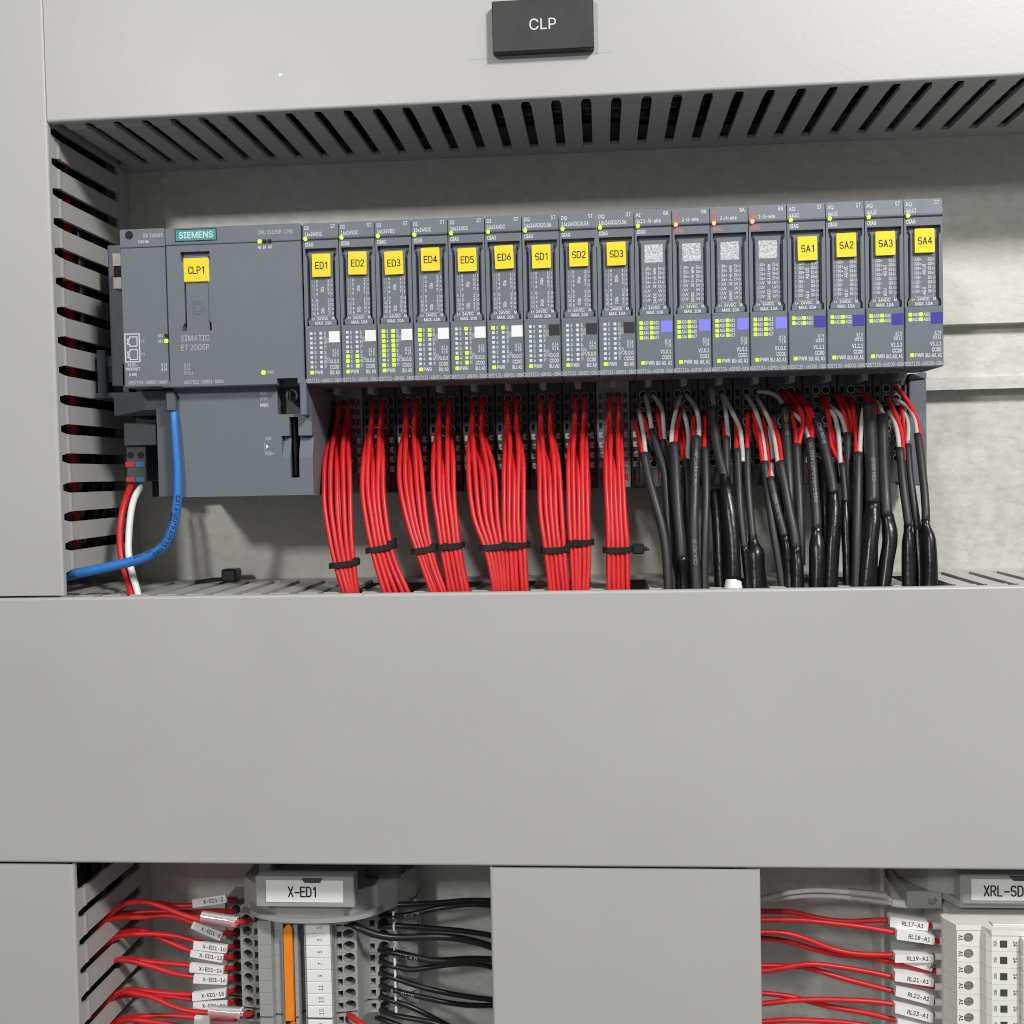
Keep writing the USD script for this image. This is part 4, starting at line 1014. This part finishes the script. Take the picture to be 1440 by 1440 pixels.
# ================================================================== black tie-mount block on the duct
tb = thing("tie_end", "black nylon strap head lying on the lower duct's top, below the controller", "cable tie", U(326, 808, -14))
q = U(326, 806, -14)
part(tb, "head", box(q[0] - 3.6, q[0] + 3.6, -19, -10, ZL + .3, ZL + 6.4, .8), tie_black)
part(tb, "tail", tube(resample([(q[0] - 2, -15, ZL + 1.6), (q[0] - 8, -18, ZL + 1.4), (q[0] - 14, -24, ZL + .9)], 2), [1.0] * 8, 8), tie_black)

# ================================================================== numbered terminal strip (X-ED1)
rail2 = thing("mounting_rail", "upright zinc rail under the numbered terminal strip", "rail", (-8, 0, -300))
v, f = prism_yz(rail_profile(0), 0, 190)
part(rail2, "channel", (np.stack([v[:, 2] - 8.5, v[:, 1], v[:, 0] - 302], 1), f), zinc_rail)
YT = -48.0
ROWP = 5.42
ZR0 = -146.6      # middle of the first block


def terminal_block(z, label):
    t = thing("terminal_block", label, "terminal block", (-9, 0, z), "terminal blocks of the numbered strip")
    a, b2 = z - ROWP / 2 + .06, z + ROWP / 2 - .06
    prof = [(-60, -8), (-60, -24), (-57.5, -28.5), (-48.3, -29.5), (-47.6, -39.6), (-37.2, -41.2), (-36.6, -48.4), (-30.6, -48.4), (-30.0, -45.5), (-25.9, -45.5), (-25.9, -48), (-25.2, -48), (-25.2, -44), (-20.3, -44), (-20.3, -48), (-18.6, -48), (-18.6, -42), (-15.6, -42), (-15.6, -48), (-3.1, -48), (-2.8, -43.5), (6.6, -41.2), (7.4, -33), (8.6, -30.5), (21.0, -28.5), (24.0, -25), (30.5, -20), (30.5, -8)]
    g = man(prism_xy(prof, a, b2))
    hr = ROWP / 2 - .42
    for xx, yy, rx in ((-44.2, -40.2, 2.35), (3.1, -42.2, 2.6), (-52.8, -29.2, 2.2), (16.4, -29.2, 2.5)):
        el = shapely.affinity.scale(shapely.Point(0, 0).buffer(1, quad_segs=4), rx, hr)
        g = g - man(prism_xz(shapely.affinity.translate(el, xx, z), yy - 6, yy + 9))
    for xx, yy in ((-39.6, -41), (-1.0, -43), (-48.0 - .4, -30), (11.2, -30)):
        g = g - box(xx - 1.15, xx + 1.15, yy - 5, yy + 7, z - 1.5, z + 1.5)
    part(t, "housing", g, block_grey)
    part(t, "marker_edge", box(21.7, 22.6, -34.0, -26, a + .9, b2 - .9, .2), white_plastic, label="white marker edge")
    return t


NB = 9
NUMS = ["1", "3", "5", "7", "9", "11", "13", "15", "17"]
WORDS = ["one", "three", "five", "seven", "nine", "eleven", "thirteen", "fifteen", "seventeen"]
tb0 = terminal_block(ZR0, "grey terminal block behind the white marker numbered one, topmost of the strip")
for k in range(1, NB):
    copy_of(tb0, (0, 0, -ROWP * k - (.9 if k == 8 else 0)), f"grey terminal block behind the white marker numbered {WORDS[k]}")
for k in range(NB):
    z = ZR0 - ROWP * k - (.9 if k == 8 else 0)
    mk = thing("number_marker", f"white clip-on marker with the number {WORDS[k]} on its terminal block", "marker", (-9, YT, z), "white number markers")
    part(mk, "plate", box(-14.6, -3.6, YT - .9, YT - .02, z - ROWP / 2 + .12, z + ROWP / 2 - .12, .18), white_plastic)
    part(mk, "digits", text(NUMS[k], 2.0, -7.4, z, YT - .9, sx=.8, align="c", rot=90), black_print)
jb = thing("jumper_bar", "orange plug-in jumper bar across terminals 1 to 15", "jumper", (-22.7, YT, -188))
part(jb, "bar", man(prism_xz([(-24.6, -188.6), (-20.8, -188.6 + .3), (-20.6, -146.4), (-22.0, -144.3), (-24.5, -147.0)], YT - 1.6, -44.2)), orange_m)
jb = thing("jumper_bar", "second orange jumper bar starting below the first, cut by the photo's lower edge", "jumper", (-22.7, YT, -215))
part(jb, "bar", man(prism_xz([(-24.6, -215), (-20.8, -215), (-20.6, -190.6), (-22.0, -189.4), (-24.5, -192.0)], YT - 1.6, -44.2)), orange_m)

# end bracket with the strip's name
eb = thing("end_bracket", "grey end bracket carrying the white name label X-ED1", "end bracket", (-12, 0, -143))
pl = Polygon([(-47, -8), (-47, -34), (-38, -44), (-26, -54), (4, -54), (17, -43), (24, -33), (30.5, -20), (30.5, -8)])
part(eb, "body", prism_xy(pl, -142.6, -129.0), block_grey)
ar = Polygon([(-44, -36)] + [(-11.5 + 29 * math.cos(t), -45 + 13.5 * math.sin(t)) for t in np.linspace(math.pi, 2 * math.pi, 17)] + [(20, -36)])
part(eb, "curved_shield", prism_xy(ar, -140.6, -138.6), block_grey, smooth=30)
part(eb, "screw", cat([prism_xy(shapely.Point(-2, -45).buffer(3.0), -129.0, -125.0)]), base_dark)
ca = part(eb, "label_holder", box(-33.2, 10.4, -60, -52, -132.9, -119.4, .5) - box(-28.9, 5.7, -61, -59.0, -130.9, -120.9), block_grey)
part(ca, "thumb_grip", man(prism_xz([(-12.5, -119.9), (-3.5, -119.9), (-4.8, -121.8), (-11.2, -121.8)], -60.6, -56)), base_dark)
la = part(eb, "name_label", box(-28.8, 5.6, -59.6, -58.8, -130.8, -121.0, .1), white_plastic, label="white label reading X-ED1")
part(la, "lettering", plotted("X-ED1", 4.2, -12.6, -128.3, -59.6, w=.15, sx=.80, gap=.18), black_print)
part(eb, "hinge_arm", box(10.6, 26, -36, -14, -128.8, -121.5, .5), base_dark)
part(eb, "prong", box(20.0, 23.2, -31, -18, -134.5, -118, .4), base_dark)
part(eb, "side_fin", box(-40, -34, -34, -12, -129, -116, .5), block_grey)

# wires on the left of the strip
ZX = lambda a, b: (100 + a / 6, 1200 + b / 6)


def marker_sleeve(parent, corners, y, txt, P_mid=None):
    c = [U(*ZX(a, b), y) for a, b in corners]
    poly = Polygon([(q[0], q[2]) for q in c]).buffer(-.25).buffer(.25, quad_segs=2)
    m = part(parent, "marker", prism_xz(poly, y - .9, y + .9), white_plastic, label=f"white marker reading {txt}" if txt else None)
    if txt:
        ce = np.mean(c, 0); ang = math.degrees(math.atan2((c[1] - c[0])[2], (c[1] - c[0])[0]))
        w = np.linalg.norm(c[1] - c[0])
        part(m, "lettering", text(txt, 1.75, ce[0] + .12 * w * math.cos(math.radians(ang)), ce[2] + .12 * w * math.sin(math.radians(ang)) - .85, y - .9, sx=.86, align="c", rot=ang, bold=True), black_print)


LW = [
    ([(300, 560, -34), (430, 440, -36), (560, 405, -38), (700, 415, -39), (900, 445, -40), (1040, 440, -40), (1180, 405, -40), (1350, 390, -36), (1390, 388, -28)], [(1027, 385), (1310, 342), (1318, 410), (1032, 456)], "X-ED1-2", "topmost red wire on the left, marked X-ED1-2"),
    ([(280, 600, -40), (420, 505, -42), (700, 490, -40), (1000, 500, -37), (1200, 485, -33), (1390, 490, -28)], None, None, "unmarked red wire just under the one marked X-ED1-2"),
    ([(330, 520, -45), (450, 425, -48), (600, 405, -50), (760, 445, -51), (900, 505, -51), (1090, 565, -51), (1250, 590, -50), (1440, 580, -47), (1515, 560, -41), (1530, 555, -36)], "clear", None, "red wire in a clear sleeve plugged into the inner row at the top"),
    ([(220, 640, -44), (310, 560, -46), (420, 540, -45), (600, 540, -43), (830, 525, -41), (1000, 575, -40), (1150, 650, -40), (1290, 672, -35), (1385, 672, -28)], [(1040, 568), (1285, 663), (1257, 733), (1013, 626)], "X-ED1-8", "red wire with the most tilted marker, X-ED1-8"),
    ([(240, 830, -40), (320, 745, -42), (430, 690, -42), (600, 678, -41), (900, 700, -40), (1060, 745, -40), (1280, 790, -37), (1390, 775, -28)], [(1040, 733), (1320, 775), (1313, 836), (1034, 806)], "X-ED1-10", "red wire marked X-ED1-10"),
    ([(300, 760, -34), (400, 665, -36), (560, 640, -37), (750, 712, -38), (1000, 820, -39), (1150, 858, -39), (1290, 880, -35), (1390, 868, -28)], [(1016, 810), (1290, 850), (1277, 917), (1008, 866)], "X-ED1-12", "red wire marked X-ED1-12, crossing below X-ED1-10"),
    ([(230, 1000, -38), (330, 905, -39), (470, 888, -39), (700, 918, -39), (1000, 945, -39), (1150, 970, -39), (1290, 975, -35), (1390, 962, -28)], [(1007, 922), (1290, 953), (1283, 1018), (1002, 996)], "X-ED1-14", "red wire marked X-ED1-14"),
    ([(260, 990, -42), (360, 895, -43), (480, 905, -42), (700, 962, -40), (900, 1022, -39), (1040, 1040, -39), (1180, 1060, -39), (1390, 1052, -28)], [(1042, 1014), (1320, 1028), (1314, 1103), (1034, 1090)], "X-ED1-16", "red wire marked X-ED1-16"),
    ([(240, 1290, -36), (340, 1200, -38), (480, 1145, -39), (700, 1170, -39), (1000, 1190, -39), (1165, 1190, -39), (1390, 1150, -28)], [(1026, 1170), (1308, 1138), (1306, 1210), (1028, 1242)], "X-ED1-18", "red wire marked X-ED1-18"),
    ([(220, 1330, -42), (330, 1225, -43), (500, 1195, -42), (750, 1205, -40), (1000, 1225, -38), (1165, 1275, -38), (1390, 1240, -28)], [(1036, 1250), (1318, 1244), (1314, 1312), (1032, 1312)], "X-ED1-20", "red wire marked X-ED1-20"),
    ([(300, 1260, -45), (450, 1165, -47), (700, 1215, -49), (850, 1290, -50), (1050, 1338, -50), (1300, 1350, -50), (1440, 1365, -48), (1520, 1350, -42), (1535, 1345, -36)], "clear2", None, "red wire in a pinkish clear sleeve at the lower edge"),
    ([(260, 1520, -38), (350, 1430, -40), (450, 1382, -40), (800, 1368, -39), (1040, 1382, -38), (1390, 1400, -28)], [(1046, 1370), (1172, 1364), (1172, 1432), (1044, 1432)], None, "red wire with a short blank marker half hidden by the pinkish sleeve"),
    ([(240, 1560, -42), (340, 1450, -44), (500, 1402, -44), (800, 1440, -42), (1000, 1470, -40), (1300, 1480, -34), (1390, 1480, -28)], None, None, "lowest red wire at the photo's lower left edge"),
]
for pts, mk, txt, label in LW:
    t = thing("marked_wire" if mk else "red_wire", label, "wire", U(*ZX(*pts[-1][:2]), pts[-1][2]))
    q = [(*ZX(a, b), y) for a, b, y in pts]
    P3 = [U(*a) for a in q]
    P3 = [P3[0] + (P3[0] - P3[1]) * .6] + P3
    part(t, "jacket", tube(smooth_path(resample(P3, 2.5), 2), 1.18, 10), red_wire_m, smooth=True)
    if isinstance(mk, list):
        marker_sleeve(t, mk, -40.4, txt)
    elif mk:
        a, b = ((1105, 548), (1400, 592)) if mk == "clear" else ((1170, 1345), (1440, 1360))
        dd = -50.5
        p, q2 = U(*ZX(*a), dd), U(*ZX(*b), dd)
        s = part(t, "clear_sleeve", tube(np.array([p, p * .5 + q2 * .5, q2]) + [0, -.2, .9], 2.6, 16, caps=False), clear_m, smooth=True, label="clear plastic sleeve")
        part(s, "insert", tube(np.array([p, q2]) + [0, .3, 1.9], .9, 8), white_plastic, smooth=True)

# wires on the right of the strip
ZY = lambda a, b: (480 + a / 6, 1200 + b / 6)
BW = [
    ([(300, 425, -24), (350, 425, -31), (480, 432, -32), (800, 420, -30), (1000, 402, -28), (1300, 400, -24)], None, "topmost black wire on the right of the numbered strip"),
    ([(300, 520, -24), (350, 525, -31), (450, 530, -33), (600, 512, -35), (850, 456, -36), (1050, 430, -34), (1300, 445, -30)], "61678", "black wire with white figures, second from the top right of the strip"),
    ([(40, 560, -37), (70, 585, -44), (130, 622, -46), (260, 678, -46), (500, 712, -44), (750, 702, -42), (950, 712, -40), (1300, 800, -36)], None, "thick black wire from the inner row, crossing over the outer terminals"),
    ([(300, 620, -24), (350, 618, -31), (480, 612, -32), (750, 632, -31), (1000, 652, -30), (1300, 700, -26)], None, "black wire just behind the thick crossing one"),
    ([(300, 805, -24), (350, 815, -31), (420, 832, -33), (600, 872, -34), (800, 910, -34), (1000, 896, -32), (1300, 900, -28)], "1 4 0", "fifth black wire, first below the thick crossing one"),
    ([(300, 900, -24), (350, 918, -31), (420, 950, -33), (600, 982, -33), (800, 952, -31), (1000, 930, -29), (1300, 965, -24)], None, "sixth black wire on the right of the strip"),
    ([(300, 1000, -24), (350, 1015, -31), (450, 1052, -33), (650, 1122, -34), (900, 1180, -33), (1300, 1235, -28)], None, "seventh black wire, sagging to the right"),
    ([(300, 1100, -24), (350, 1120, -31), (420, 1150, -34), (620, 1200, -36), (800, 1240, -36), (1000, 1275, -34), (1300, 1280, -28)], "8 I   0110", "black wire with large white figures 0110"),
    ([(300, 1200, -24), (350, 1215, -31), (420, 1242, -33), (600, 1302, -33), (800, 1400, -31), (950, 1480, -28)], None, "steep black wire leaving through the lower edge"),
    ([(300, 1300, -24), (350, 1325, -31), (420, 1360, -34), (700, 1412, -36), (900, 1470, -35), (1000, 1500, -33)], "Ultra", "black wire with a pale mark near the lower edge"),
    ([(300, 1390, -24), (350, 1402, -31), (450, 1440, -32), (600, 1500, -30)], None, "lowest black wire at the lower edge"),
]
for pts, txt, label in BW:
    t = thing("black_wire", label, "wire", U(*ZY(*pts[1][:2]), -31), "black wires right of the numbered strip")
    P3 = smooth_path(resample([U(*ZY(a, b), y) for a, b, y in pts] , 2.5), 2)
    r0 = 1.62 if "thick" in label and "behind" not in label else 1.25
    part(t, "jacket", tube(P3, r0, 10), black_wire, smooth=True)
    if txt and txt != "Ultra":
        part(t, "print", text_on_tube(txt, 1.55, P3, r0, 20 if "0110" not in txt else 14, 1, 0, 1.1, False, .04), pale_print)
t = solo("red_wire", tube(smooth_path(resample([U(*ZY(a, b), y) for a, b, y in [(40, 1350, -37), (75, 1372, -44), (130, 1410, -48), (230, 1490, -50), (330, 1600, -50)]], 2), 2), 1.25, 10), red_wire_m, "single red wire on the right side of the numbered strip, lowest inner hole", "wire", smooth=True)

# ================================================================== relay strip at the right
RP = 6.68
RZ0 = -140.6
rail3 = thing("mounting_rail", "upright zinc rail beside the relay strip", "rail", (252, 0, -300))
part(rail3, "channel", [box(243.4, 247.0, -12, -.4, -302, -110, .3), box(247.0, 280, -3, -.4, -302, -110)], zinc_rail)
part(rail3, "lip", box(243.4, 245.2, -16, -12.1, -302, -110, .2), zinc_rail)


def relay(z, label):
    t = thing("relay_module", label, "relay", (275, 0, z), "relays of the right-hand strip")
    a, b2 = z - RP / 2 + .07, z + RP / 2 - .07
    part(t, "housing", man(prism_xy([(265, -8), (265, -52), (258.8, -55), (258.8, -58), (262.0, -65), (271.6, -65), (272.4, -68.5), (274.2, -70), (285.0, -70), (285.0, -8)], a, b2)) - man(prism_xz(shapely.Point(266.6, z + .2).buffer(1.95, quad_segs=5), -66, -60)) , relay_cream)
    sc = part(t, "screw", man(cyl_y(266.6, z + .2, 1.75, -64.75, -58, 20)) - box(265.2, 268.0, -65, -64.2, z + .0, z + .45), steel)
    part(t, "relay_block", box(285.2, 315, -73.5, -10, a + .12, b2 - .12, .35), white_plastic)
    part(t, "lamp_window", box(277.4, 280.2, -70.12, -69.5, z - 1.6, z + 1.3), base_dark)
    part(t, "print", [text("A1", 1.6, 262.7, z + .1, -65, sx=.85, rot=-90, align="c"), text("24", 1.5, 282.6, z + .0, -70, sx=.85, rot=-90, align="c"), text("VDC", 1.2, 274.9, z + .0, -70, sx=.7, rot=-90, align="c")], black_print)
    return t


r0_ = relay(RZ0, "cream relay module, topmost of the relay strip, beside the wire RL17-A1")
RN = ["RL18-A1", "RL19-A1", "RL20-A1", "RL21-A1", "RL22-A1", "RL23-A1"]
for k in range(1, 7):
    copy_of(r0_, (0, 0, -RP * k), ["cream relay second from the top of the relay strip", "cream relay third from the top of the relay strip", "cream relay fourth from the top of the relay strip", "cream relay fifth from the top of the relay strip", "cream relay sixth from the top, at the lower edge", "cream relay seventh from the top, below the photo's edge"][k - 1])
ec = thing("relay_end_cover", "cream sloping end cover on top of the relay strip", "end cover", (275, 0, RZ0 + 3))
part(ec, "cover", man(prism_xy([(262.9, -8), (262.9, -52), (258.5, -54.6), (258.5, -58), (261.6, -65.4), (271.6, -65.4), (274, -70.4), (285.0, -70.4), (315, -73.9), (315, -8)], RZ0 + RP / 2 + .1, RZ0 + RP / 2 + 2.2)), relay_cream)
part(ec, "rib", box(276, 314, -66, -62, RZ0 + RP / 2 + 2.3, RZ0 + RP / 2 + 3.0, .2), relay_cream)
e2 = thing("end_bracket", "grey end bracket carrying the white name label XRL-SD", "end bracket", (275, 0, RZ0 + 6))
part(e2, "body", prism_xy([(248, -8), (248, -30), (256, -46), (268, -52), (315, -52), (315, -8)], -128.2, -112), block_grey)
part(e2, "front_shield", man(prism_xy([(262, -46), (266, -56), (315, -56), (315, -46)], -131.5, -128.4)), block_grey)
h2 = part(e2, "label_holder", box(264.6, 318, -62, -52.2, -128.0, -115.6, .9) - box(268.8, 317, -63, -61.0, -126.4, -117.2), block_grey)
l2 = part(e2, "name_label", box(268.9, 316.8, -61.6, -60.8, -126.3, -117.3, .1), white_plastic, label="white label reading XRL-SD")
part(l2, "lettering", plotted("XRL-SD", 4.15, 274.2, -124.3, -61.6, w=.15, sx=.80, gap=.2, align="l"), black_print)
part(h2, "thumb_grip", man(prism_xz([(284, -115.9), (294, -115.9), (292.5, -117.6), (285.5, -117.6)], -62.6, -58)), base_dark)
gt = thing("feed_terminal", "dark grey feed terminal beside the end bracket, its screw showing", "terminal block", (254, 0, -136))
part(gt, "housing", box(247.3, 262, -46, -10, -136.2, -128.6, .4) - man(prism_xz(shapely.Point(257.8, -132.6).buffer(1.9), -47, -42)), block_grey)
part(gt, "screw", man(cyl_y(257.8, -132.6, 1.75, -45, -40)) - box(256.4, 259.2, -46, -44.4, -132.8, -132.4), steel)

ZW = lambda a, b: (1040 + a / 6, 1200 + b / 6)
ZV = lambda a, b: (1220 + a / 6, 1200 + b / 6)
RW = [
    ([(190, 490, -44), (400, 490, -44), (650, 545, -44), (900, 577, -44), (1250, 565, -45)], (540, 612), [(182, 525), (505, 570), (500, 640), (180, 608)], "RL17-A1", "red wire marked RL17-A1, topmost by the relays"),
    ([(190, 560, -48), (450, 560, -48), (800, 592, -48), (1050, 622, -48), (1310, 668, -48)], (600, 742), [(240, 633), (560, 683), (552, 757), (236, 712)], "RL18-A1", "red wire marked RL18-A1"),
    ([(190, 665, -44), (350, 668, -44), (550, 718, -44), (800, 812, -44), (1000, 850, -45), (1300, 858, -46)], (560, 868), [(225, 838), (550, 840), (545, 908), (222, 908)], "RL19-A1", "red wire marked RL19-A1, its marker nearly level"),
    ([(190, 715, -40), (400, 740, -40), (600, 800, -41), (850, 858, -42), (1100, 878, -43), (1300, 918, -44)], (570, 996), [(235, 895), (540, 915), (534, 985), (460, 962)], "RL20-A1", "red wire whose marker is tucked under that of RL19-A1"),
    ([(200, 995, -44), (350, 970, -44), (600, 932, -44), (850, 960, -44), (1100, 1002, -45), (1300, 1045, -46)], (560, 1125), [(225, 990), (552, 1042), (546, 1112), (220, 1062)], "RL21-A1", "red wire marked RL21-A1"),
    ([(200, 948, -40), (500, 952, -40), (700, 1002, -41), (900, 1062, -42), (1300, 1165, -45)], (560, 1255), [(232, 1108), (552, 1182), (546, 1272), (226, 1186)], "RL22-A1", "red wire marked RL22-A1"),
    ([(200, 1268, -45), (450, 1240, -45), (700, 1232, -45), (1000, 1242, -46), (1300, 1272, -46)], (560, 1365), [(226, 1258), (548, 1330), (540, 1415), (222, 1330)], "RL23-A1", "red wire marked RL23-A1"),
    ([(200, 1182, -40), (400, 1202, -40), (600, 1252, -41), (800, 1302, -42), (1100, 1352, -44), (1310, 1405, -46)], (560, 1480), [(246, 1390), (560, 1470), (555, 1540), (240, 1465)], None, "red wire with a white marker cut by the lower edge"),
    ([(200, 1422, -42), (450, 1404, -42), (800, 1420, -43), (1000, 1442, -44), (1300, 1520, -45)], None, None, None, "lowest red wire by the relays, along the lower edge"),
]
for pts, end, mk, txt, label in RW:
    t = thing("marked_wire" if mk else "red_wire", label, "wire", U(*ZW(*pts[-1][:2]), -45), None)
    yy = pts[-1][2]
    P3 = [U(*ZW(a, b), y) for a, b, y in pts]
    P3 = [P3[0] + [-14, 0, (P3[0] - P3[1])[2] * .3]] + P3
    if end:
        e = U(*ZV(*end), yy - 1.6)
        P3 += [P3[-1] * .5 + e * .5, e, e + [4, 0, 0]]
    part(t, "jacket", tube(smooth_path(resample(P3, 2.5), 2), 1.15, 10), red_wire_m, smooth=True)
    if end:
        part(t, "ferrule", tube(np.array([e + [.2, 0, 0], e + [3, 0, 0], e + [9.5, .0, .0]]), [1.55, 1.55, 1.5], 14), white_plastic, smooth=40, label="white ferrule collar")
    if mk:
        c = [U(*ZV(a, b), yy - 2.4) for a, b in mk]
        poly = Polygon([(q[0], q[2]) for q in c]).buffer(-.4).buffer(.4, quad_segs=2)
        m = part(t, "marker", prism_xz(poly, yy - 4.2, yy + 1.4), white_plastic, label=f"white marker reading {txt}" if txt and txt != "RL20-A1" else None)
        if txt:
            ce = np.mean(c, 0); ang = math.degrees(math.atan2((c[1] - c[0])[2], (c[1] - c[0])[0])); w = np.linalg.norm(c[1] - c[0])
            s = "-A1" if txt == "RL20-A1" else txt
            part(m, "lettering", text(s, 1.75, ce[0] + .08 * w + (3 if s == "-A1" else 0), ce[2] - .8 + .08 * w * math.sin(math.radians(ang)), yy - 4.2, sx=.86, align="c", rot=ang, bold=True), black_print)

for k, (pts, label) in enumerate([
        ([(175, 392, -40), (350, 378, -40), (600, 355, -40), (800, 360, -40), (925, 372, -40), (1240, 412, -40), (1400, 425, -40)], "lower pale grey wire reaching the clear double sleeve by the relays"),
        ([(175, 385, -43), (330, 345, -43), (500, 320, -43), (650, 310, -43), (800, 316, -43), (925, 326, -43), (1240, 362, -42), (1290, 400, -41)], "upper pale grey wire reaching the clear double sleeve by the relays")]):
    t = thing("grey_wire", label, "wire", U(*ZW(925, 350), -41), None)
    P3 = [U(*ZW(a, b), y) for a, b, y in pts]; P3 = [P3[0] + [-14, 0, -1]] + P3
    part(t, "jacket", tube(smooth_path(resample(P3, 2.5), 2), 1.1, 10), grey_wire_m, smooth=True)
    p, q2 = (U(*ZW(922, 368), -41), U(*ZW(1240, 408), -41)) if k == 0 else (U(*ZW(925, 326), -43), U(*ZW(1240, 358), -43))
    part(t, "clear_sleeve", tube(np.array([p, p * .5 + q2 * .5, q2]), 1.65, 14, caps=False), clear_m, smooth=True, label="clear plastic sleeve")
    if k == 0:
        p, q2 = U(*ZW(1285, 415), -41), U(*ZW(1420, 430), -41)
        part(t, "ferrule", tube(np.array([p, q2]), [1.75, 1.75], 14), white_plastic, smooth=40, label="white double ferrule")
